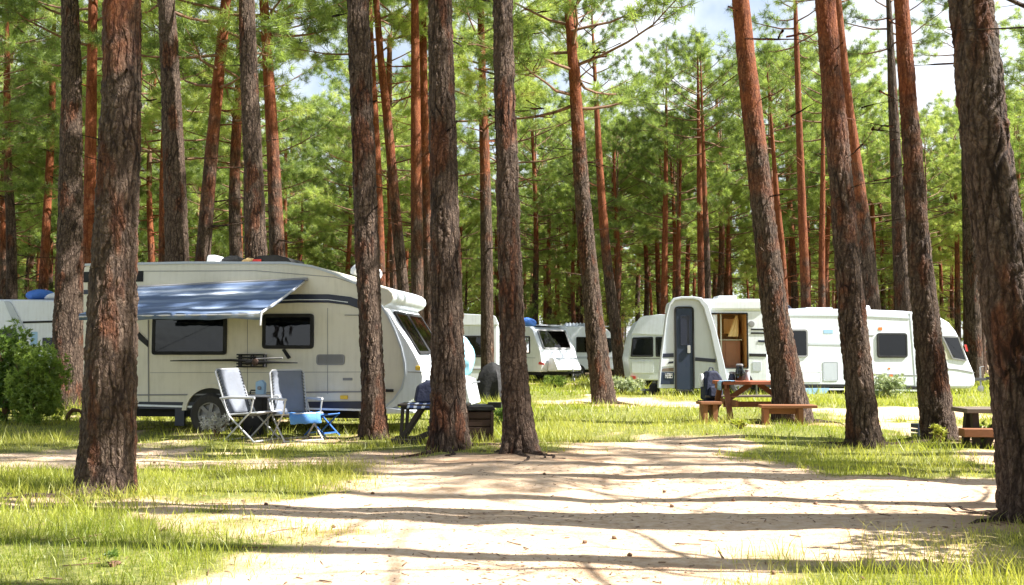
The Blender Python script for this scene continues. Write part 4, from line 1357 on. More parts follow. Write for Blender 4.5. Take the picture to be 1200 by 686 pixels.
# awning: cloth sheet with folds, roller case and arms
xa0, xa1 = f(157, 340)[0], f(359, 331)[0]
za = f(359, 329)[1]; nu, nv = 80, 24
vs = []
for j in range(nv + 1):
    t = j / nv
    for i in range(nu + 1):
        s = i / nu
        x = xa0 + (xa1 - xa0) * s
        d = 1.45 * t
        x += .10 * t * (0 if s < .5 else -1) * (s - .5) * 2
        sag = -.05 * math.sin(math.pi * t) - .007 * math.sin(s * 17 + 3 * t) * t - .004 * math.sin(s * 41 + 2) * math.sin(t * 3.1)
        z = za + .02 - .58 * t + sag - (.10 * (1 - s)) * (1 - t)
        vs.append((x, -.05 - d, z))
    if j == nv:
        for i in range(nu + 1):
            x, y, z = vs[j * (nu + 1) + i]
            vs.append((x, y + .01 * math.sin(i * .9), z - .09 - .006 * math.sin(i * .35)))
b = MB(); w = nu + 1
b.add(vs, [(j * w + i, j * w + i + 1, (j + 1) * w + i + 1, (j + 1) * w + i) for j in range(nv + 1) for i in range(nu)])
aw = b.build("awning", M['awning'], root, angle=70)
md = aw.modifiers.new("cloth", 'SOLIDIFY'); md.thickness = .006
b = MB(); b.tube([(xa0, -.04, za - .09), (xa1 + .03, -.04, za + .015)], .030, 12); b.build("roller_case", M['grey'], aw)
b = MB(); b.tube([(xa0, -1.49, za - .60), (xa1 - .10, -1.49, za - .58)], .014, 10); b.build("front_rail", M['tube'], aw)
b = MB(); b.tube([(xa1 - .02, -.04, za - .02), (xa1 - .07, -.75, za - .30), (xa1 - .11, -1.5, za - .56)], .018, 8); b.tube([(xa1 - .11, -1.5, za - .56), (xa1 - .115, -1.51, za - .74)], .014, 8); b.build("support_arm", M['tube'], aw)
CF, CR = f, root
Mw = Matrix.Translation(f.loc()) @ Matrix.Rotation(f.a, 4, 'Z')


def on_caravan(x, y, z):
    return Mw @ Vector((x, y, z))


# things on its roof and wall
x0, z0 = f(310, 307); x1 = f(287, 307)[0]; x2 = f(334, 307)[0]
t = thing("roof_box", "low black roof box on the cream caravan's roof", "roof box", on_caravan(x0, .7, f(310, 307.5)[1]), f.a)
b = MB(); hw = (x2 - x1) / 2
b.plate(round_poly([(-hw, 0, .03), (hw, 0, .02), (hw * .75, .10, .08), (hw * .2, .15, .1), (-hw * .7, .14, .06), (-hw, .10, .04)]), -.35, .35); b.build("lid", M['black'], t, bevel=.03, seg=3)
b = MB(); b.box(-hw - .012, -hw * .60, -.365, -.30, .015, .085); b.build("reflector", M['red'], t, bevel=.004)
x1 = f(256, 307)[0]
b = MB(); b.blob((0, 0, .05), (.19, .22, .10), 0, 3, .12, 16, 10, -.5); o = b.build("duffel_bag", M['blackcloth']); o.location = on_caravan(x1, .6, f(256, 307)[1])
tag(o, "black duffel bag lying on the cream caravan's roof beside the white vent", "bag")
x1 = f(278, 307)[0]
b = MB(); b.blob((0, 0, .045), (.11, .16, .055), 0, 5, .10, 16, 10, -.6); o = b.build("cushion", M['tan']); o.location = on_caravan(x1, .5, f(278, 307)[1] + .005)
tag(o, "tan cushion on the cream caravan's roof beside the black roof box", "cushion")
x1, zb = f(404, 325)
b = MB(); b.blob((0, 0, .10), (.24, .26, .16), 0, 9, .16, 18, 12, -.55); o = b.build("bundle", [M['whitecloth']]); o.location = on_caravan(x1 + .08, .75, zb + .03); o.rotation_euler = (0, R(18), f.a)
tag(o, "white and blue folded bundle on the sloping front of the cream caravan's roof", "bundle")
b = MB(); b.blob((.02, -.20, .10), (.10, .07, .07), 0, 12, .1, 14, 9); p = b.build("blue_cover", M['bluefab'], o)
# rod rack on the wall
x0, z0 = f(297, 423)
t = thing("rod_rack", "black slatted rack holding long dark poles on the cream caravan's side", "rack", on_caravan(x0, -.02, z0), f.a)
b = MB(); sx = [f(281, 423)[0] - x0, f(314, 423)[0] - x0]
for z in (-.09, -.045, .0, .05, .095): b.box(sx[0], sx[1], -.11, -.085, z - .012, z + .012)
for x in (sx[0] + .03, (sx[0] + sx[1]) / 2, sx[1] - .03): b.box(x - .012, x + .012, -.085, .018, -.10, .10)
b.build("bracket", M['black'], t, bevel=.003)
b = MB(); xl, xr_ = f(205, 424)[0] - x0, f(353, 424)[0] - x0
b.tube([(xl, -.13, .0), (-.3, -.13, .01), (.1, -.13, -.01)], [.008, .018, .03], 8); b.build("pole", M['black'], t)
b = MB(); b.tube([(-.05, -.14, -.03), (.3, -.14, -.02), (xr_, -.14, -.03)], [.034, .02, .007], 8); b.build("pole", M['black'], t)
b = MB(); b.tube([(.1, -.12, .03), (f(335, 421)[0] - x0, -.12, .045)], .012, 8); b.build("pole", M['grey'], t)
b = MB(); b.lathe([(.02, -.03), (.05, -.02), (.055, .02), (.03, .035)], 14, 0, 'y', (.10, -.15, -.02)); b.build("reel", M['cratewood'], t)

# light blue plastic sheet over the locker cover
x0 = f(450, 470)[0]
b = MB(); b.blob((0, 0, .24), (.24, .42, .34), 0, 31, .14, 22, 14, -.7); o = b.build("plastic_sheet", M['palebag']); o.location = on_caravan(x0 + .96, 1.05, .93)
tag(o, "crumpled light blue plastic sheet draped over the white locker at the cream caravan's hitch", "sheet")


# ------------------------------------------------------------------ folding chairs and camp things in front of it
G_CH = "folding chairs by the cream caravan"


def chair(label, px, py, rz, recline, s=1.0):
    x, y = ground(px, py)
    t = thing("folding_chair", label, "chair", (x, y, hz(x, y)), rz, G_CH)
    hw = .28; bx, bz = -.16, .40
    tx, tz = bx - math.sin(recline) * .66, bz + math.cos(recline) * .66
    # backrest: sagging cloth between two bent rails, laced on the side
    vs = []; nu, nv = 10, 14
    for j in range(nv + 1):
        q = j / nv
        for i in range(nu + 1):
            u = i / nu * 2 - 1
            sag = .045 * (1 - u * u) * math.sin(math.pi * min(1, q * 1.0 + .08))
            px_, pz = bx + (tx - bx) * q, bz + (tz - bz) * q
            vs.append((px_ - sag * math.cos(recline), u * (hw - .025), pz - sag * math.sin(recline) * .5))
    b = MB(); w = nu + 1
    b.add(vs, [(j * w + i, j * w + i + 1, (j + 1) * w + i + 1, (j + 1) * w + i) for j in range(nv) for i in range(nu)])
    o = b.build("backrest", M['fabgrey'], t, angle=80); o.modifiers.new("cloth", 'SOLIDIFY').thickness = .01
    fr = MB(); fr.tube([(bx + .03, -hw, bz - .10), (bx, -hw, bz), (tx, -hw, tz - .03), (tx - .008, -hw + .04, tz + .01), (tx - .008, hw - .04, tz + .01), (tx, hw, tz - .03), (bx, hw, bz), (bx + .03, hw, bz - .10)], .0135, 10)
    fr.build("back_frame", M['tube'], t)
    la = MB()
    for sgn in (-1, 1):
        for k in range(12):
            q = .12 + .8 * k / 11
            c = (bx + (tx - bx) * q, sgn * hw, bz + (tz - bz) * q)
            la.bar(c, (c[0] + .012, sgn * (hw - .045), c[2] + .028), .007, .007)
    la.build("lacing", M['black'], o)
    vs = []
    for j in range(9):
        q = j / 8
        for i in range(nu + 1):
            u = i / nu * 2 - 1
            vs.append((bx + .02 + .50 * q, u * (hw - .02), bz - .02 + .04 * q - .04 * (1 - u * u) * math.sin(math.pi * q)))
    b = MB(); b.add(vs, [(j * w + i, j * w + i + 1, (j + 1) * w + i + 1, (j + 1) * w + i) for j in range(8) for i in range(nu)])
    o = b.build("seat", M['fabgrey'], t, angle=80); o.modifiers.new("cloth", 'SOLIDIFY').thickness = .01
    b = MB()
    for sgn in (-1, 1): b.tube([(bx - .02, sgn * hw, bz - .02), (.36, sgn * hw, bz + .02)], .013, 9)
    b.tube([(.36, -hw, bz + .02), (.36, hw, bz + .02)], .013, 9)
    b.build("seat_frame", M['tube'], t)
    for sgn in (-1, 1):
        y = sgn * (hw + .018)
        b = MB(); b.tube([(.30, y, .62), (.26, y, .44), (-.20, y, .0)], .013, 9); b.build("leg", M['tube'], t)
        b = MB(); b.tube([(-.24, y + sgn * .012, .60), (-.10, y + sgn * .012, .36), (.34, y + sgn * .012, .0)], .013, 9); b.build("leg", M['tube'], t)
        b = MB(); b.tube([(-.28, y, .615), (-.1, y, .63), (.32, y, .63)], [.016, .02, .02], 8); b.build("armrest", M['tube'], t, bevel=0)
    for xx in (-.20, .34):
        b = MB(); b.tube([(xx, -hw - .02, .015), (xx, hw + .02, .015)], .012, 8); b.build("foot_bar", M['tube'], t)
    t.scale = (s, s, s)
    return t


c1 = chair("grey fabric folding chair with reclined back, nearer the cream caravan's wheel", 291, 517, R(-22), R(20), .98)
c2 = chair("grey fabric folding chair facing the track with a blue towel on its seat", 345, 516, R(-52), R(12), .95)
c2_m = Matrix.Translation(c2.location) @ Matrix.Rotation(c2.rotation_euler.z, 4, 'Z') @ Matrix.Scale(c2.scale[0], 4)
vs = []
for j in range(13):
    q = j / 12
    for i in range(9):
        u = i / 8 * 2 - 1
        x = -.10 + .56 * q; z = .40 + .03 * q - .03 * (1 - u * u) * math.sin(math.pi * min(1, q)) + .012
        if q > .86: z -= (q - .86) * 1.2; x -= (q - .86) * .3
        vs.append((x, u * .25 + .02 * math.sin(j), z + .006 * math.sin(i * 2 + j * 1.3)))
b = MB(); b.add(vs, [(j * 9 + i, j * 9 + i + 1, (j + 1) * 9 + i + 1, (j + 1) * 9 + i) for j in range(12) for i in range(8)])
o = b.build("towel", M['towel'], angle=80); o.modifiers.new("cloth", 'SOLIDIFY').thickness = .012; o.matrix_world = c2_m
tag(o, "bright blue towel spread on the seat of the folding chair facing the track", "towel")
# blue folding stool
x, y = ground(377, 511)
t = thing("folding_stool", "small blue folding stool at the right of the two folding chairs", "stool", (x, y, hz(x, y)), R(-30))
b = MB(); vs = [(-.2 + .4 * i / 8, -.17 + .34 * j / 6, .34 - .035 * math.sin(math.pi * i / 8)) for j in range(7) for i in range(9)]
b.add(vs, [(j * 9 + i, j * 9 + i + 1, (j + 1) * 9 + i + 1, (j + 1) * 9 + i) for j in range(6) for i in range(8)])
o = b.build("seat", M['bluefab'], t, angle=80); o.modifiers.new("cloth", 'SOLIDIFY').thickness = .012
for yy in (-.16, .16):
    for sg in (-1, 1):
        b = MB(); b.bar((sg * -.2, yy, .34), (sg * .2, yy + sg * .012, .0), .028, .018); b.build("leg", M['blueplastic'], t, bevel=.003)
for sg in (-1, 1):
    b = MB(); b.bar((sg * .14, -.17, .05), (sg * .14, .17, .05), .02, .02); b.build("stretcher", M['blueplastic'], t)
# black cool box with a white canister on it, behind the chairs
x, y = ground(302, 508)
y = 14.75; x = (302 - 600) / F_PX * y
t = thing("cool_box", "tall black box standing between the folding chairs and the cream caravan", "box", (x, y, hz(x, y)), R(-8))
b = MB(); b.box(-.15, .15, -.14, .14, .0, .56); b.build("body", M['black'], t, bevel=.02)
b = MB(); b.box(-.16, .16, -.15, .15, .562, .60); b.tube([(-.1, 0, .60), (-.09, 0, .66), (.09, 0, .66), (.1, 0, .60)], .012, 8); b.build("lid", M['black'], t, bevel=.012)
b = MB(); b.plate(round_poly([(-.07, 0, .02), (.07, 0, .02), (.07, .17, .03), (.02, .22, .03), (-.07, .19, .03)]), -.05, .05)
o = b.build("canister", M['skyblue'], bevel=.015); o.location = (x + .09, y - .04, hz(x, y) + .60); o.rotation_euler = (0, 0, R(-8)); o.location.y -= .06
tag(o, "small pale blue canister on top of the tall black box behind the chairs", "canister")
b = MB(); b.lathe([(.024, 0), (.028, .01), (.028, .03), (.02, .036)], 12, 0, 'y', (0, -.086, .10)); b.build("cap", M['grey'], o)

# ------------------------------------------------------------------ dark trestle table, navy bag and crate at the big pine
Yt = 13.1
x0 = (466 - 600) / F_PX * Yt; x1 = (548 - 600) / F_PX * Yt
zt = at_depth(500, 474, Yt).z; gz = hz(x0, Yt)
t = thing("trestle_table", "black folding trestle table with crossed legs behind the pine by the cream caravan", "table", (x0, Yt, gz), R(-3))
L = x1 - x0; h = zt - gz
b = MB()
for k in range(4): b.box(0, L, .02 + .14 * k, .145 + .14 * k, h - .03, h)
b.build("tabletop", M['darkwood'], t, bevel=.005)
b = MB(); b.box(.04, L - .04, .05, .08, h - .075, h - .032); b.box(.04, L - .04, .50, .53, h - .075, h - .032); b.build("rail", M['black'], t)
for yy in (.06, .50):
    b = MB(); b.bar((.30, yy, h - .06), (.02, yy, .03), .05, .04, 0, (0, 1, 0)); b.build("leg", M['darkwood'], t, bevel=.004)
    b = MB(); b.bar((.06, yy + .04, h - .06), (.04, yy + .04, .06), .045, .04, 0, (0, 1, 0)); b.build("leg", M['darkwood'], t, bevel=.004)
    b = MB(); b.bar((.62, yy, h * .42), (.16, yy, .04), .06, .04, 0, (0, 1, 0)); b.build("leg", M['darkwood'], t, bevel=.004)
    b = MB(); b.bar((L - .08, yy, h - .06), (L - .08, yy, .0), .05, .04, 0, (0, 1, 0)); b.build("leg", M['darkwood'], t, bevel=.004)
b = MB(); b.bar((.40, .06, h * .40), (L - .08, .06, h * .40), .03, .06); b.build("stretcher", M['darkwood'], t)
b = MB(); b.bar((-.10, .05, .04), (.30, .05, .035), .12, .07); b.bar((-.10, .50, .04), (.30, .50, .035), .12, .07); b.build("foot_rail", M['darkwood'], t, bevel=.006)
# cloth on the table
xc = at_depth(492, 474, Yt).x
vs = [(-.17 + .34 * i / 10, -.02 + .5 * j / 8, .008 + .006 * math.sin(i * 1.3) * math.cos(j)) for j in range(9) for i in range(11)]
vs[:11] = [(x, -.03, -.05 + .006 * math.sin(i)) for i, (x, _, _) in enumerate(vs[:11])]
b = MB(); b.add(vs, [(j * 11 + i, j * 11 + i + 1, (j + 1) * 11 + i + 1, (j + 1) * 11 + i) for j in range(8) for i in range(10)])
m, nt, bs, out = mat("striped cloth")
tc = nd(nt, "ShaderNodeTexCoord"); wv = nd(nt, "ShaderNodeTexWave"); wv.inputs["Scale"].default_value = 3.0; wv.inputs["Distortion"].default_value = 3.0
nt.links.new(tc.outputs["Object"], wv.inputs[0]); nt.links.new(ramp(nt, wv.outputs[1], [(.55, (.025, .045, .13)), (.75, (.40, .44, .52))]), bs.inputs["Base Color"])
o = b.build("table_cloth", m, angle=80); o.modifiers.new("cloth", 'SOLIDIFY').thickness = .006; o.location = (xc, Yt, zt)
tag(o, "blue and white striped cloth hanging over the front edge of the black trestle table", "cloth")
xb = at_depth(500, 465, Yt + .33).x
t = thing("cooler_bag", "upright navy cooler bag standing on the black trestle table", "bag", (xb, Yt + .33, zt + .012), R(10))
b = MB(); b.plate(round_poly([(-.17, 0, .04), (.26, 0, .04), (.24, .24, .08), (.02, .30, .10), (-.13, .22, .10)]), -.14, .14); b.build("body", M['navycloth'], t, bevel=.03, seg=3)
b = MB(); b.bar((-.02, 0, .298), (.14, 0, .283), .05, .012); b.build("handle", M['navycloth'], t)
# crate with lid
xk, yk = (562 - 600) / F_PX * 13.6, 13.6
gz = hz(xk, yk)
t = thing("wooden_crate", "dark reddish wooden crate with black lid right of the pine by the trestle table", "crate", (xk, yk, gz), R(4))
wz = at_depth(560, 476, 13.6).z - gz
b = MB()
for k in range(4):
    z0 = .02 + (wz - .08) * k / 4; z1 = .02 + (wz - .08) * (k + 1) / 4 - .012
    b.box(-.22, .19, -.17, -.15, z0, z1); b.box(-.22, .19, .15, .17, z0, z1); b.box(-.22, -.20, -.148, .148, z0, z1); b.box(.17, .19, -.148, .148, z0, z1)
b.build("body", M['cratewood'], t, bevel=.004)
for x in (-.19, .15):
    b = MB(); b.box(x, x + .035, -.192, -.172, 0, wz - .06); b.build("batten", M['cratewood'], t, bevel=.003)
b = MB(); b.plate(round_poly([(-.34, wz - .055, 0), (.21, wz - .055, 0), (.20, wz - .0, .03), (-.34, wz + .02, .03)]), -.20, .20); b.build("lid", M['blackcloth'], t, bevel=.012)

# black covered barbecue between the caravans
x, y = ground(577, 467)
t = thing("covered_barbecue", "black cloth covered barbecue left of the flared pine's stem", "barbecue", (x, y, hz(x, y)))
b = MB(); vs = []; nn = 20
prof_b = [(.52, 0), (.50, .2), (.44, .45), (.36, .68), (.24, .84), (.10, .93), (.03, .96)]
for r_, z_ in prof_b:
    for j in range(nn):
        a = 2 * math.pi * j / nn; k = 1 + .09 * math.sin(5 * a + z_ * 3) + .05 * math.sin(9 * a)
        vs.append((r_ * k * math.cos(a), r_ * k * math.sin(a), z_))
b.add(vs, [(i * nn + j, i * nn + (j + 1) % nn, (i + 1) * nn + (j + 1) % nn, (i + 1) * nn + j) for i in range(len(prof_b) - 1) for j in range(nn)] + [tuple((len(prof_b) - 1) * nn + j for j in range(nn))])
b.build("cover", M['blackcloth'], t)
for a in (0.6, 2.7, 4.8):
    b = MB(); b.bar((.30 * math.cos(a), .30 * math.sin(a), .0), (.25 * math.cos(a), .25 * math.sin(a), .3), .04, .04); b.build("leg", M['black'], t)


# ------------------------------------------------------------------ the smaller caravans
def simple_caravan(label, X, Y, a, L, W, H, floor=.42, front=.55, rear=.25, mirror=False, paintm='white', hitch_side=1, z=None, rt=.35):
    """touring caravan: raked rounded front at local +x (or -x when mirrored), side plane towards -y"""
    root = thing("caravan", label, "caravan", (X, Y, hz(X, Y) if z is None else z), a, G_CAR)
    P = [(0, floor, .06), (0, H - .75, .6), (.10 * rear * 4, H - .03, rt), (L * .5, H, 0), (L - front * .95, H - .06, rt + .1), (L - .12, floor + (H - floor) * .45, .5), (L, floor + .38, .18), (L - .10, floor, .08)]
    if mirror: P = [(L - x, z_, r_) for x, z_, r_ in P][::-1]
    prof = round_poly(P, 7)
    body(root, prof, W, M[paintm], .10)
    b = MB(); b.box(.3, L - .3, .25, W - .25, floor - .14, floor + .02); b.build("chassis", M['black'], root)
    wx = L * .46; wheel(root, wx, -.02, .31, .18); wheel(root, wx, W - .16, .31, .18)
    b = MB(); b.plate([(wx + math.cos(t_) * .38, .33 + math.sin(t_) * .36) for t_ in np.linspace(.15, math.pi - .15, 14)] , -.010, .003); b.build("wheel_well", M['inner'], root)
    b = MB(); b.box(.4, L - .5, .3, W - .3, H - .015, H + .02); b.build("roof_panel", M['greywhite'], root, bevel=.01)
    if hitch_side: hitch(root, L if hitch_side > 0 else 0, W, 1.15, floor - .02, hitch_side)
    return root, P


# far left grey caravan
fl = Frame(-14.6, 24.0, R(4))
root, P = simple_caravan("pale grey caravan with blue bag on its roof behind the left bushes", -14.6, 24.0, R(4), 5.2, 2.2, 2.5, hitch_side=0)
b = MB(); xe = fl(29, 380)[0]
b.plate(round_poly([(xe - .05, .45, 0), (xe + .06, .45, 0), (xe + .06, 1.7, .3), (xe - .35, 2.46, .2), (xe - .5, 2.46, 0), (xe - .12, 1.6, .3)]), -.045, .002); b.build("corner_moulding", M['greywhite'], root, bevel=.01)
strip(root, fl, [(27, 378), (64, 377)], .05, m='black', name="awning_rail")
window(root, fl.rect(-14, 22, 386, 410, .05), .05, curtain=[(.0, .3), (.7, 1)])
b = MB(); b.plate(fl.rect(50, 66, 396, 412, .01), -.03, .003); b.build("locker_door", M['navy'], root, bevel=.005)
b = MB(); b.plate(fl.rect(36, 44, 389, 405, .02), -.008, .003); b.build("sticker", M['skyblue'], root)
b = MB(); b.box(fl(80, 352)[0], fl(98, 352)[0], -.9, -.02, 2.05, 2.35)
b = MB(); b.blob((0, 0, .10), (.38, .35, .16), 0, 51, .12, 18, 12, -.6); o = b.build("duffel_bag", M['bluefab']); x_, z_ = fl(35, 350); q = Matrix.Translation((-14.6, 24.0, 0)) @ Matrix.Rotation(R(4), 4, 'Z') @ Vector((x_, .7, 0)); o.location = (q.x, q.y, 2.53 + root.location.z)
tag(o, "bright blue bag lying on the roof of the pale grey caravan at the left", "bag")
b = MB(); b.blob((0, 0, .06), (.25, .3, .11), 0, 52, .12, 16, 10, -.5); o = b.build("bundle", M['whitecloth']); x_, z_ = fl(54, 350); q = Matrix.Translation((-14.6, 24.0, 0)) @ Matrix.Rotation(R(4), 4, 'Z') @ Vector((x_, .6, 0)); o.location = (q.x, q.y, 2.53 + root.location.z)
tag(o, "pale folded bundle beside the bright blue bag on the left caravan's roof", "bundle")

# end-on caravan behind the hitch of the cream one
fm = Frame(-2.72, 31.0, R(0))
root = thing("caravan", "white caravan with dark end window glimpsed between the two middle pines", "caravan", fm.loc(), 0, G_CAR)
W1 = fm(583, 400)[0]; Hh = fm(560, 370)[1]
b = MB(); b.plate(round_poly([(0, .38, .05), (W1, .38, .05), (W1, Hh - .25, .12), (W1 - .14, Hh - .02, .15), (W1 * .5, Hh + .03, 0), (.14, Hh - .02, .15), (0, Hh - .25, .12)]), 0, 4.6); b.build("body", M['white'], root, bevel=.12, seg=4)
b = MB(); b.plate(round_poly([(-.03, Hh - .30, .02), (W1 + .03, Hh - .30, .02), (W1 - .06, Hh + .0, .16), (W1 * .5, Hh + .06, 0), (.06, Hh + .0, .16)]), -.04, 4.64); b.build("roof", M['white'], root, bevel=.08, seg=3)
w = window(root, fm.rect(540, 578, 393.5, 419, .05), .06, curtain=[(.05, .42)])
b = MB(); xo, zo = fm(570, 417); b.lathe([(.05, 0), (.045, .06), (.02, .15), (.008, .26)], 12, 0, 'z', (xo - .05, -.0165, zo + .03)); o = b.build("window_lamp", M['orange'], root); o.scale = (1, .05, 1)
o.location.y = -.014
strip(root, fm, [(500, 433), (575, 433)], .05, m='grey')
b = MB(); b.box(.1, W1 - .1, .2, 4.2, .16, .40); b.build("chassis", M['black'], root)
for sx in (.15, W1 - .33):
    b = MB(); b.lathe([(.2, 0), (.3, .01), (.31, .05), (.31, .14), (.3, .18), (.2, .19)], 20, 0, 'x', (sx, 2.4, .31)); b.build("wheel", M['rubber'], root)


# caravan whose raked front and drawbar cover face the gap
X2, Y2 = (632 - 600) / F_PX * 41.5, 41.5
a2 = R(-62)      # local +x (front) points to the viewer's right
root, P = simple_caravan("white caravan with large tilted front window and drawbar facing the gap", X2 + .1 - 4.3 * math.cos(R(-50)), Y2 - 4.3 * math.sin(R(-50)), R(-50), 4.3, 2.1, 2.42, front=.7, hitch_side=1)
v0 = Vector((4.3 - .14, .42 + 2.0 * .45)); v1 = Vector((4.3 - .665, 2.36)); u_ = (v1 - v0); Lw = u_.length; u_.normalize()
Mf = plane_m((v0.x, 0, v0.y), (0, 1, 0), (u_.x, 0, u_.y))
Mf = Mf @ Matrix.Translation((0, -.012, 0))
window(root, rr(.22, 1.88, .06, Lw - .16, .12), .07, Mf, curtain=[(0, .2), (.8, 1)], frame='grey', depth=.05)
window(root, rr(1.2, 2.3, 1.25, 2.0, .06), .05, curtain=[(0, .3)])
window(root, rr(3.0, 3.55, 1.2, 1.95, .06), .05)
b = MB(); b.plate(round_poly([(4.28, .45, .05), (4.32, 1.05, .1), (4.65, 1.02, .2), (4.95, .48, .1)]), .35, 1.75); b.build("locker_cover", M['white'], root, bevel=.08, seg=3)
b = MB(); b.plate([(4.1, .75), (4.45, .72), (4.45, .80), (4.15, .86)], -.02, .003); b.build("sticker", M['red'], root)
strip(root, None, [(.15, 1.05), (3.9, 1.02)], .04, m='greywhite')
b = MB(); b.blob((0, 0, .05), (.42, .36, .26), 0, 61, .14, 18, 12, -.3); o = b.build("rolled_tarp", M['bluefab'])
xq, yq = (617 - 600) / F_PX * 41.0, 41.6; o.location = (xq, yq, 2.42 + hz(xq, yq)); tag(o, "blue rolled tarpaulin on the roof corner of the caravan with tilted front window", "tarpaulin")

# side-on caravan behind it with a rounded right end
f3 = Frame((634 - 600) / F_PX * 47.5, 47.5, R(3))
L3 = f3(727, 420)[0]
root, P = simple_caravan("white caravan with well rounded right end behind the leaning slender pine", f3.o.x, 47.5, R(3), L3, 2.1, 2.52, front=.6, hitch_side=1, rt=.55)
window(root, rr(L3 - 2.15, L3 - 1.35, 1.25, 2.0, .06), .05)
window(root, rr(L3 - .95, L3 - .42, 1.25, 1.95, .10), .05, curtain=[(0, .25)])
b = MB(); b.box(1.2, 2.6, .5, 1.4, 2.522, 2.66)
for k in range(8): b.box(1.25 + .17 * k, 1.33 + .17 * k, .46, .50, 2.53, 2.70)
b.build("roof_vent", M['greywhite'], root, bevel=.02)
strip(root, None, [(.1, 1.0), (L3 - .25, 1.0)], .10, m='greywhite')

# caravan end left of the blue doored one
f4 = Frame((739 - 600) / F_PX * 34.5, 34.5, R(-4))
root = thing("caravan", "white caravan with wide end window just left of the blue doored caravan", "caravan", f4.loc(), f4.a, G_CAR)
W4 = 2.1; H4 = f4(760, 371)[1]
prof = round_poly([(0, .30, .05), (-.10, 1.05, .3), (.06, 1.9, .3), (.35, H4 - .05, .3), (1.05, H4 + .04, 0), (W4 - .3, H4 - .05, .3), (W4 - .04, 1.9, .3), (W4, .30, .05)], 6)
b = MB(); b.plate(prof, 0, 4.8); b.build("body", M['white'], root, bevel=.14, seg=4)
b = MB(); b.plate(round_poly([(.02, 1.93, .02), (.33, H4 + .0, .3), (1.05, H4 + .07, 0), (W4 - .28, H4, .3), (W4 + .0, 1.93, .02), (1.0, 1.88, 0)], 6), -.05, .3); b.build("end_cap", M['white'], root, bevel=.04, seg=3)
window(root, round_poly([(-.02, 1.12, .05), (.78, 1.12, .05), (.78, 1.82, .05), (.06, 1.80, .05)], 4), .05, curtain=[(0, .5)])
window(root, rr(.86, 1.62, 1.12, 1.82, .05), .05, curtain=[(.4, 1)])
b = MB(); b.plate(rr(.03, .78, .55, .98, .04), -.02, .003); b.build("locker_door", M['white'], root, bevel=.006)
strip(root, None, [(-.04, 1.06), (2.05, 1.06)], .03, m='grey')
b = MB(); b.plate([(-.02, .32), (.16, .32), (.16, .44), (-.02, .46)], -.04, .003); b.build("tail_lamp", M['red'], root)
b = MB(); b.box(.15, W4 - .15, .2, 4.4, .12, .32); b.build("chassis", M['black'], root)
for sx in (.12, W4 - .30):
    b = MB(); b.lathe([(.2, 0), (.3, .01), (.31, .05), (.31, .14), (.3, .18), (.2, .19)], 20, 0, 'x', (sx, 2.5, .31)); b.build("wheel", M['rubber'], root)

# ------------------------------------------------------------------ caravan with the blue door and open hatch
f5 = Frame((770 - 600) / F_PX * 27.6, 27.6, R(2))
root = thing("caravan", "white caravan with tall navy door and open doorway showing wooden cupboards", "caravan", f5.loc(), f5.a, G_CAR)
L5, W5 = f5(898, 420)[0], 2.1
zr = f5(850, 365)[1]; zt5 = f5(850, 350.5)[1]
ox0, ox1 = f5(834, 400)[0], f5(875.5, 400)[0]; oz0, oz1 = f5(855, 431)[1], f5(855, 368)[1]
xl = f5(796, 400)[0]
b = MB()
b.box(xl, ox0, 0, .05, .32, zr); b.box(ox1, L5, 0, .05, .32, zr); b.box(ox0, ox1, 0, .05, .32, oz0); b.box(ox0, ox1, 0, .05, oz1, zr)
b.box(xl, L5, W5 - .05, W5, .32, zr); b.box(xl, xl + .05, .05, W5 - .05, .32, zr); b.box(L5 - .05, L5, .05, W5 - .05, .32, zr)
b.box(xl + .05, L5 - .05, .05, W5 - .05, .32, .40)
b.build("body", M['white'], root)
b = MB(); b.plate(round_poly([(xl - .02, zr + .002, .0), (L5 + .02, zr + .002, 0), (L5 - .02, zt5, .12), (xl + .05, zt5, .12)]), -.05, W5 + .05); b.build("roof", M['white'], root, bevel=.10, seg=4)
# trapezoid side panel with its moulded arch
o_ = [f5(*p) for p in [(770, 455), (773, 420), (779, 372), (783, 356), (789, 349.5), (797, 348), (812, 348), (821, 349.5), (829, 358), (838, 388), (847, 425), (852, 450), (852, 455)]]
i_ = [f5(*p) for p in [(772.5, 455), (775, 420), (780.8, 373), (784.8, 358), (790, 352.5), (797.5, 351), (811, 351), (817.5, 353), (823, 361), (831, 389), (839, 426), (842, 450), (842, 455)]]
b = MB(); b.plate([(x, z) for x, z in i_], -.06, -.006); b.build("side_panel", M['greywhite'], root, bevel=.0)
b = MB(); n = len(o_); vs = [(x, y, z) for y in (-.16, .0) for x, z in o_ + i_]
fs = []
for i in range(n - 1):
    fs += [(i, i + 1, n + i + 1, n + i), (2 * n + i, 3 * n + i, 3 * n + i + 1, 2 * n + i + 1), (i, 2 * n + i, 2 * n + i + 1, i + 1), (n + i, n + i + 1, 3 * n + i + 1, 3 * n + i)]
fs += [(0, n, 3 * n, 2 * n), (n - 1, 3 * n - 1, 4 * n - 1, 2 * n - 1)]
b.add(vs, fs); b.build("arch_moulding", M['greywhite'], root, bevel=.02, angle=50)
q = f5.rect(790, 813, 359.5, 459, .12)
b = MB(); b.ring(q, inset(q, .045), -.10, -.05); fr5 = b.build("door_frame", M['black'], root, bevel=.008)
b = MB(); b.plate(inset(q, .05), -.085, -.055); dr = b.build("door", M['navydoor'], root, bevel=.01)
b = MB(); q2 = f5.rect(796.5, 808, 370, 405, .05); b.ring(q2, inset(q2, .03), -.10, -.083); b.plate(inset(q2, .03), -.090, -.084); b.build("door_window", M['navy'], dr, bevel=.004)
b = MB(); b.plate(f5.rect(804.5, 808, 405, 414, .02), -.125, -.083); b.build("handle", M['alloy'], dr, bevel=.006)
strip(root, f5, [(774, 417), (789, 416.5)], .11, y=-.075, m='navy')
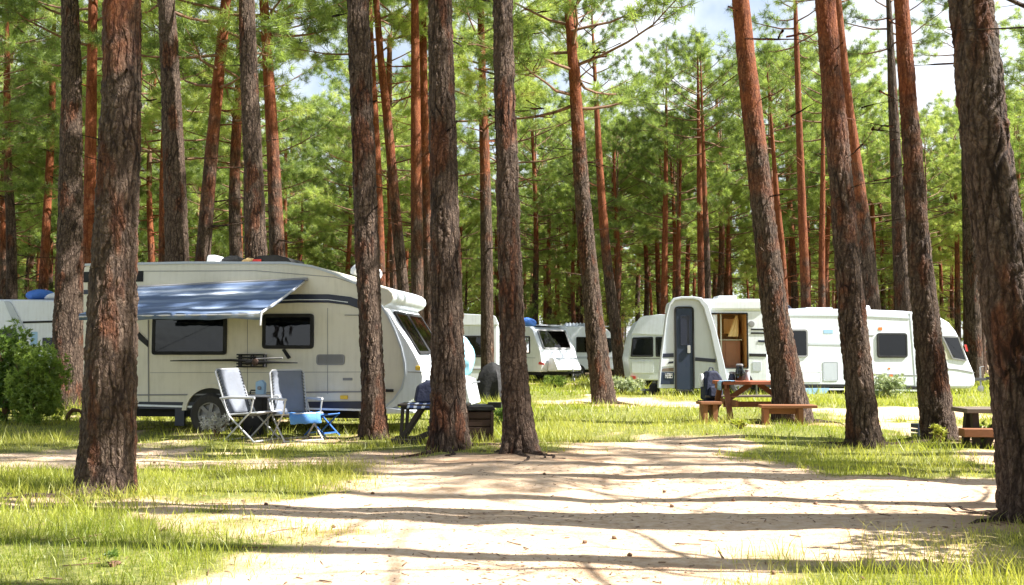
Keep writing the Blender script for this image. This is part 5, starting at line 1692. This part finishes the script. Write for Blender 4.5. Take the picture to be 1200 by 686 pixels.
strip(root, f5, [(814, 421), (838, 423)], .10, y=-.075, m='navy')
b = MB(); b.plate([f5(*p) for p in [(773.5, 421), (789, 420.5), (789, 429), (773, 430)]], -.072, -.055); b.build("lower_panel", M['white'], root, bevel=.004)
b = MB(); b.plate([f5(*p) for p in [(776, 432), (789, 431), (789, 435.5), (774.5, 435.5)]], -.072, -.055); b.build("tan_panel", M['oldwood'], root, bevel=.004)
b = MB(); b.plate([f5(*p) for p in [(771.5, 436.5), (789.3, 436.5), (789.3, 450.5), (770.8, 450.5)]], -.076, -.055); b.build("number_panel", M['navydoor'], root, bevel=.004)
b = MB(); b.plate([f5(*p) for p in [(783, 424), (788.5, 423.5), (788.5, 426), (782, 426.5)]], -.080, -.06); b.build("badge", M['navy'], root)
tx = bpy.data.curves.new("lettering", 'FONT'); tx.body = "HEBES"; tx.size = .19; tx.extrude = .004; tx.materials.append(M['whitecloth'])
to = bpy.data.objects.new("lettering", tx); COL.objects.link(to); to.parent = root
bpy.context.view_layer.update()
lm = bpy.data.meshes.new_from_object(to); bpy.data.objects.remove(to); to = bpy.data.objects.new("lettering", lm); COL.objects.link(to); to.parent = root
p = f5(778.6, 443.2); to.location = (p[0], -.082, p[1]); to.rotation_euler = (math.pi / 2, 0, 0); to.scale = (.42, 1, 1)
# hatch interior
yb = 1.0
b = MB(); b.box(ox0 - .25, ox1 + .25, yb, yb + .03, .45, oz1 + .05); b.build("interior_wall", M['cabinet'], root)
b = MB(); b.box(ox0 - .2, ox0 - .02, .08, yb - .01, .45, oz1); b.build("interior_partition", M['curtain'], root)
b = MB(); b.box(ox1 + .02, ox1 + .16, .08, yb - .01, .45, oz1); b.build("interior_partition", M['cabinet'], root)
zc = f5(855, 399)[1]
b = MB(); b.box(ox0 + .05, ox1 - .1, .35, yb - .01, oz0 - .2, zc); c_ = b.build("cupboard", M['cabinetdark'], root, bevel=.01)
for k in range(2):
    xx = ox0 + .12 + .36 * k; b = MB(); b.box(xx, xx + .32, .335, .348, oz0 + .04, zc - .06); d_ = b.build("cupboard_door", M['cabinetdark'], c_, bevel=.006)
b = MB(); b.box(ox0 + .02, ox1 - .06, .30, yb - .012, zc + .002, zc + .03); b.build("worktop", M['curtain'], root, bevel=.006)
b = MB(); b.box(ox1 - .52, ox1 - .08, .55, yb - .012, f5(855, 391)[1], oz1 - .12); c_ = b.build("wardrobe", M['cabinet'], root, bevel=.01)
b = MB(); b.box(ox0 + .30, ox0 + .34, .2, .24, .5, oz1); b.build("post", M['curtain'], root)
b = MB(); vs = [(ox0 - .02 + .2 * i / 10, .07 + .02 * math.sin(i * 1.5), z) for z in (oz0 + .3, oz1 - .02) for i in range(11)]
b.add(vs, [(i, i + 1, 12 + i, 11 + i) for i in range(10)]); b.build("curtain", M['whitecloth'], root)
q = rr(ox0 - .03, ox1 + .03, oz0 - .03, oz1 + .03, .03); b = MB(); b.ring(q, rr(ox0, ox1, oz0, oz1, .02), -.02, .052); b.build("hatch_frame", M['black'], root, bevel=.004)
b = MB(); vs = []
for j in range(9):
    for i in range(9):
        q_ = j / 8; x_ = ox1 - .20 - .30 * (i / 8) * (.25 + .75 * q_)
        vs.append((x_, .20 + .02 * math.sin(i * 2.1), oz1 - .04 - (oz1 - zc - .15) * q_))
b.add(vs, [(j * 9 + i, j * 9 + i + 1, (j + 1) * 9 + i + 1, (j + 1) * 9 + i) for j in range(8) for i in range(8)])
b.build("drape", M['tan'], root, angle=80)
# vents on the right panel
for yy in (386.2, 390.6):
    strip(root, f5, [(880, yy), (897, yy + .2)], .045, m='black', name="vent_slot")
strip(root, f5, [(888.5, 400), (897, 400.4)], .06, m='navy', name="vent_slot")
strip(root, f5, [(878, 416.2), (898, 416.6)], .085, m='black')
b = MB(); xv, zv = f5(880.5, 380); b.lathe([(.07, -.012), (.09, -.01), (.09, .002)], 18, 0, 'y', (xv, 0, zv)); b.build("gas_outlet", M['grey'], root)
b = MB(); b.plate(f5.rect(882, 892, 424, 435, .03), -.010, .002); b.build("service_flap", M['greywhite'], root, bevel=.003)
b = MB(); b.plate(round_poly([f5(846, 350) + (.02,), f5(869, 350) + (.02,), f5(868, 345.5) + (.03,), f5(847, 345.5) + (.03,)]), .5, 1.1); b.build("roof_vent", M['white'], root, bevel=.02)
b = MB(); b.box(xl + .2, L5 - .2, .2, W5 - .2, .18, .318); b.build("chassis", M['black'], root)
wheel(root, L5 - .75, -.02, .30, .18)
b = MB(); wx = L5 - .75; b.plate([(wx + math.cos(t_) * .37, .32 + math.sin(t_) * .36) for t_ in np.linspace(.0, math.pi, 14)], -.010, .003); b.build("wheel_well", M['inner'], root)
for sx in (xl + .25, L5 - .25):
    b = MB(); b.bar((sx, .15, .32), (sx, .15, .0), .05, .05); b.build("corner_steady", M['grey'], root)
# black toolbox-like step by the drawbar at its left
x, y = ground(763, 463.5)
t = thing("step_stool", "low black plastic step on the grass left of the navy door", "step", (x, y, hz(x, y)), R(8))
b = MB(); b.plate(round_poly([(-.25, .13, .02), (.25, .13, .02), (.22, .19, .03), (-.22, .19, .03)]), -.15, .15); b.build("tread", M['grey'], t, bevel=.012)
for sx in (-.20, .20):
    b = MB(); b.plate([(sx - .035, .0), (sx + .035, .0), (sx + .025, .128), (sx - .025, .128)], -.13, .13); b.build("leg", M['black'], t, bevel=.006)
x, y = ground(765, 457); y = 28.2; x = (766 - 600) / F_PX * y
t = thing("water_container", "dark squat water container beside the end of the blue doored caravan", "container", (x, y, hz(x, y)))
b = MB(); b.lathe([(.13, 0), (.15, .02), (.15, .28), (.12, .33), (.05, .36)], 20, 0); b.build("tank", M['black'], t)
b = MB(); b.lathe([(.05, .362), (.055, .375), (.055, .40), (.045, .41)], 14, 0); b.build("cap", M['grey'], t)

# ------------------------------------------------------------------ long white caravan
f6 = Frame((890 - 600) / F_PX * 28.8, 28.8, R(8))
L6 = f6(1143, 440)[0]; W6 = 2.25
root = thing("caravan", "long white caravan with raked front behind the leaning orange pines", "caravan", f6.loc(), f6.a, G_CAR)
tp = [(892, 372), (897, 363), (910, 362), (960, 362), (1008, 362.5), (1060, 364.5), (1085, 367), (1102, 371.5), (1113, 378), (1121, 388), (1128, 402), (1136, 422), (1142, 436), (1144, 445), (1143, 454), (1136, 456)]
prof = [f6(890, 452.5)] + [f6(*p) for p in tp]
body(root, prof, W6, M['white'], .10)
strip(root, f6, [(893, 369.5), (1008, 370.3), (1066, 373.2)], .03, m='greywhite', name="awning_rail", y=-.02, t=.03)
strip(root, f6, [(1066, 365), (1069, 400), (1073, 455)], .018, m='greywhite', name="panel_seam")
window(root, f6.rect(915, 946.5, 386, 419, .10), .05, curtain=[(.0, .4)], frame='grey')
window(root, f6.rect(1027.5, 1063, 390.5, 419.5, .10), .06, curtain=[(.55, 1)])
q = round_poly([f6(1102.5, 393.5) + (.05,), f6(1123, 394.5) + (.05,), f6(1133.5, 424) + (.06,), f6(1115.5, 421) + (.06,)], 4)
window(root, q, .045, curtain=[(.0, .5)], frame='grey')
strip(root, f6, [(893, 452), (1010, 452.3), (1080, 454.6)], .07, m='black', y=-.014)
strip(root, f6, [(893, 456), (1010, 456.5), (1085, 458.2)], .05, m='white', name="skirt_rail", y=-.03, t=.06)
strip(root, f6, [(1008, 438), (1078, 440.2)], .02, m='grey')
strip(root, f6, [(1006, 393), (1024, 393.4)], .02, m='grey')
strip(root, f6, [(947, 403), (1005, 404)], .06, m='greywhite')
strip(root, f6, [(1105, 432), (1120, 433), (1142, 437)], .022, m='grey', name="nose_seam")
b = MB(); q = f6.rect(964.5, 982, 424, 446.5, .04); b.ring(q, inset(q, .02), -.014, .003); b.plate(inset(q, .026), -.010, .003); b.build("locker_door", M['greywhite'], root, bevel=.003)
b = MB(); q = f6.rect(932, 962, 435.5, 448, .02); b.ring(q, inset(q, .015), -.010, .003); b.plate(inset(q, .02), -.006, .003); b.build("locker_door", M['white'], root, bevel=.003)
b = MB(); b.plate(f6.rect(965, 976, 386.5, 391, .01), -.008, .003); b.build("badge", M['skyblue'], root)
for px, py, s in ((1031.5, 385.5, 2.2), (1042, 432, 1.2), (1044, 440, 2.0)):
    b = MB(); b.plate(f6.rect(px - s, px + s, py - s * .8, py + s * .8, .01), -.010, .003); b.build("sticker", M['orange'], root)
b = MB(); b.plate([f6(1130, 404), f6(1132, 404), f6(1134, 412), f6(1132, 412)], -.03, .003); b.build("marker_lamp", M['red'], root)
wx = f6(955, 455)[0]
wheel(root, wx, .13, .31, .18); wheel(root, wx, W6 - .30, .31, .18)
b = MB(); b.plate(round_poly([f6(938, 455) + (.02,), f6(972, 455) + (.02,), f6(966, 462.5) + (.1,), f6(946, 462.5) + (.1,)]), -.05, -.025); b.build("wheel_spat", M['skyblue'], root, bevel=.008)
b = MB(); b.box(.3, L6 - .9, .3, W6 - .3, f6(950, 456)[1] - .12, f6(950, 456)[1] + .05); b.build("chassis", M['black'], root)
for px in (905, 1076):
    sx = f6(px, 458)[0]; b = MB(); b.bar((sx, .2, .3), (sx, .2, .0), .07, .07); b.box(sx - .09, sx + .09, .10, .30, -.02, .014); b.build("corner_steady", M['black'], root)
b = MB(); x0, x1 = f6(914, 358)[0], f6(936, 358)[0]; zz = f6(925, 362)[1]; b.plate(round_poly([(x0, zz - .02, 0), (x1, zz - .02, 0), (x1 - .15, zz + .12, .05), (x0, zz + .17, .03)]), .35, 1.2); b.build("solar_panel", M['navy'], root, bevel=.01)
b = MB(); x0, x1 = f6(953, 360)[0], f6(985, 360)[0]; zz = f6(970, 362)[1]; b.box(x0, x1, .5, 1.2, zz - .02, zz + .06); b.build("roof_hatch", M['greywhite'], root, bevel=.015)
b = MB(); x0, x1 = f6(1008, 360)[0], f6(1029, 360)[0]; zz = f6(1018, 363)[1]; b.plate(round_poly([(x0, zz - .02, 0), (x1, zz - .02, 0), (x1 - .06, zz + .14, .04), (x0 + .04, zz + .17, .04)]), .4, 1.1); b.build("roof_vent", M['white'], root, bevel=.02)
hitch(root, L6, W6, 1.1, .40)

# ------------------------------------------------------------------ picnic table, benches, things around
Yp = 17.75
xa, xb_ = (840 - 600) / F_PX * Yp, (934 - 600) / F_PX * Yp
gz = hz(xa, Yp); zt = at_depth(870, 446.5, Yp).z - gz
t = thing("picnic_table", "red brown picnic table with splayed legs in front of the open doorway", "table", (xa, Yp, gz), R(3))
L = xb_ - xa
b = MB()
for k in range(5): b.box(0, L, -.36 + .15 * k, -.36 + .15 * k + .14, zt - .06, zt)
b.build("tabletop", M['redwood'], t, bevel=.006)
for xx in (.10, L - .20):
    for sg in (-1, 1):
        b = MB(); b.bar((xx, sg * .18, zt - .05), (xx - .02, sg * .60, -.01), .045, .10, 0, (1, 0, 0)); b.build("leg", M['wood'], t, bevel=.005)
    b = MB(); b.bar((xx + .05, -.70, .40), (xx + .05, .70, .40), .045, .10); b.build("seat_beam", M['wood'], t, bevel=.005)
    b = MB(); b.bar((xx - .045, -.33, zt - .10), (xx - .045, .33, zt - .10), .045, .08); b.build("crosspiece", M['wood'], t, bevel=.005)
    b = MB(); s_ = 1 if xx < .5 else -1; b.bar((xx + s_ * .06, 0, .42), (xx + s_ * .50, 0, zt - .06), .09, .045, 0, (0, 1, 0)); b.build("brace", M['wood'], t, bevel=.005)
b = MB(); b.box(-.1, L + .1, .48, .72, .452, .49); b.build("seat", M['oldwood'], t, bevel=.006)
b = MB(); b.box(.10, L - .15, -.02, .02, .30, .40); b.build("stretcher", M['wood'], t, bevel=.005)
ptab = (xa, Yp, gz, zt)


def bench(label, px0, px1, py, Y, rz, mt, hgt2=None):
    x0, x1 = (px0 - 600) / F_PX * Y, (px1 - 600) / F_PX * Y
    gz = hz((x0 + x1) / 2, Y); zt = (at_depth(px0, py, Y).z - gz) if hgt2 is None else hgt2
    t = thing("bench", label, "bench", ((x0 + x1) / 2, Y, gz), rz, "wooden benches at the picnic table")
    hl = (x1 - x0) / 2
    b = MB()
    for k in range(2): b.box(-hl, hl, -.16 + .165 * k, -.005 + .165 * k, zt - .05, zt)
    b.build("seat", mt, t, bevel=.007)
    for sx in (-hl + .08, hl * .40 if hl > .3 else hl - .12):
        b = MB(); b.box(sx - .03, sx + .05, -.13, .13, -.03, zt - .052); b.build("leg", M['wood'], t, bevel=.006)
    b = MB(); b.box(-hl + .14, (hl * .40 if hl > .3 else hl - .12) - .04, -.02, .02, zt - .15, zt - .06); b.build("stretcher", M['wood'], t, bevel=.004)
    return t


bench("long wooden bench crossing in front of the leaning pine's foot", 889, 953, 474.5, 16.2, R(-3), M['wood'])
bench("short wooden bench at the left end of the red brown picnic table", 817, 842, 470.5, 17.0, R(5), M['wood'])
# blue cloth on the table corner
b = MB(); vs = []
for j in range(7):
    for i in range(7):
        x = -.10 + .34 * i / 6; y = -.05 + .30 * j / 6; z = .006 + .004 * math.sin(i * 2 + j)
        if i == 0: z = -.16; x = -.022
        if i == 1: z = -.02; x = -.018
        vs.append((x, y, z))
b.add(vs, [(j * 7 + i, j * 7 + i + 1, (j + 1) * 7 + i + 1, (j + 1) * 7 + i) for j in range(6) for i in range(6)])
o = b.build("cloth", M['skyblue'], angle=80); o.modifiers.new("cloth", 'SOLIDIFY').thickness = .006; o.location = (xa, Yp - .33, gz + zt + .004)
tag(o, "pale blue cloth hanging over the left end of the red brown picnic table", "cloth")
# clear jar, mug on the table
for (px, dy, r_, h_, mm, lab, nm, ct) in ((866, 0, .075, .26, 'glass', "large clear glass jar standing on the red brown picnic table", "glass_jar", "jar"), (874.5, .05, .05, .16, 'greywhite', "grey lidded flask right of the glass jar on the picnic table", "flask", "flask"), (857, .08, .06, .12, 'navy', "dark blue pot left of the glass jar on the picnic table", "pot", "pot")):
    x = (px - 600) / F_PX * (Yp + dy); t = thing(nm, lab, ct, (x, Yp + dy, gz + zt + .005 + .03 * 0))
    b = MB(); b.lathe([(r_ * .9, 0), (r_, .01), (r_, h_ * .7), (r_ * .8, h_ * .85), (r_ * .78, h_)], 20, 0); b.build("body", M[mm], t)
    b = MB(); b.lathe([(r_ * .82, h_ + .002), (r_ * .84, h_ + .012), (r_ * .84, h_ + .03), (r_ * .6, h_ + .04)], 18, 0); b.build("lid", M['grey'], t)
# navy rucksack on the ground / bench by the table
x, y = (832 - 600) / F_PX * 18.4, 18.4
t = thing("rucksack", "bulky navy rucksack with pale bottle pocket left of the red brown picnic table", "rucksack", (x, y, hz(x, y) + .40), R(15))
b = MB(); b.plate(round_poly([(-.17, .0, .06), (.20, .0, .06), (.19, .40, .12), (.08, .55, .10), (-.08, .54, .10), (-.16, .38, .1)]), -.13, .13); b.build("body", M['navycloth'], t, bevel=.06, seg=3)
b = MB(); b.plate(round_poly([(-.11, .06, .04), (.14, .06, .04), (.12, .26, .05), (-.10, .26, .05)]), -.19, -.12); b.build("pocket", M['navycloth'], t, bevel=.03, seg=3)
b = MB(); b.lathe([(.04, 0), (.045, .02), (.045, .20), (.03, .24)], 14, 0, 'z', (-.20, -.02, .25)); b.build("bottle", M['whitecloth'], t)
b = MB(); b.tube([(-.04, .0, .54), (-.02, .0, .60), (.04, 0, .60), (.06, 0, .54)], .012, 8); b.build("strap", M['navycloth'], t)
o = thing("folding_stool", "low dark stool carrying the navy rucksack beside the picnic table", "stool", (x, y, hz(x, y)), R(15))
b = MB(); b.box(-.20, .22, -.16, .16, .37, .395); b.build("seat", M['navycloth'], o, bevel=.006)
for sg in (-1, 1):
    for yy in (-.14, .14):
        b = MB(); b.bar((sg * -.18, yy, .37), (sg * .19, yy + sg * .014, 0), .025, .018); b.build("leg", M['black'], o)

# low dark picnic table at the right with the blue crate
Yr = 12.6
x0 = (1121 - 600) / F_PX * Yr; gz = hz(x0, Yr); zt = at_depth(1140, 478, Yr).z - gz
t = thing("picnic_table", "low dark weathered picnic table half hidden by the stout right pine", "table", (x0, Yr, gz), R(-4))
L = 1.5; zt = max(zt, .48)
b = MB()
for k in range(4): b.box(0, L, -.26 + .135 * k, -.26 + .135 * k + .125, zt - .055, zt)
b.build("tabletop", M['oldwood'], t, bevel=.006)
for xx in (.14, L - .30):
    b = MB(); b.bar((xx, -.12, zt - .06), (xx + .02, -.12, -.02), .08, .09, 0, (0, 1, 0)); b.build("leg", M['darkwood'], t, bevel=.005)
    b = MB(); b.bar((xx + .34, -.12, zt - .06), (xx + .12, -.10, -.02), .08, .09, 0, (0, 1, 0)); b.build("leg", M['darkwood'], t, bevel=.005)
    b = MB(); b.bar((xx + .05, .2, zt - .06), (xx + .05, .34, -.02), .08, .09, 0, (0, 1, 0)); b.build("leg", M['darkwood'], t, bevel=.005)
zs_ = at_depth(1140, 501, Yr).z - gz
b = MB(); b.box(-.10, L + .1, -.42, -.22, zs_ - .09, zs_ + .01); b.build("seat", M['wood'], t, bevel=.006)
xk, yk = (1080 - 600) / F_PX * 14.3, 14.3
gk = hz(xk, yk)
t = thing("plastic_crate", "small dark blue plastic crate just left of the pine beside the low table", "crate", (xk, yk, gk), R(6))
b = MB(); q = rr(-.12, .12, -.09, .09, .02)
for z0, z1 in ((.0, .05), (.07, .11), (.13, .19)):
    b.box(-.15, .15, -.11, -.095, z0, z1); b.box(-.15, .15, .095, .11, z0, z1); b.box(-.15, -.135, -.094, .094, z0, z1); b.box(.135, .15, -.094, .094, z0, z1)
b.box(-.134, .134, -.094, .094, .0, .012)
b.build("body", M['navydoor'], t, bevel=.003)
for sx in (-.146, .132):
    b = MB(); b.box(sx - .008, sx + .022, -.113, -.096, -.002, .195); b.build("corner_post", M['navydoor'], t)
# old root beside the broad pine
x, y = ground(86, 494)
b = MB(); b.tube([(-.12, 0, -.05), (-.10, .02, .12), (-.02, 0, .20), (.10, 0, .19), (.16, .02, .12)], [.05, .045, .04, .03, .018], 8); o = b.build("dead_root", M['limb']); o.location = (x, y, hz(x, y))
tag(o, "dark curved dead root sticking up left of the broad old pine", "root")
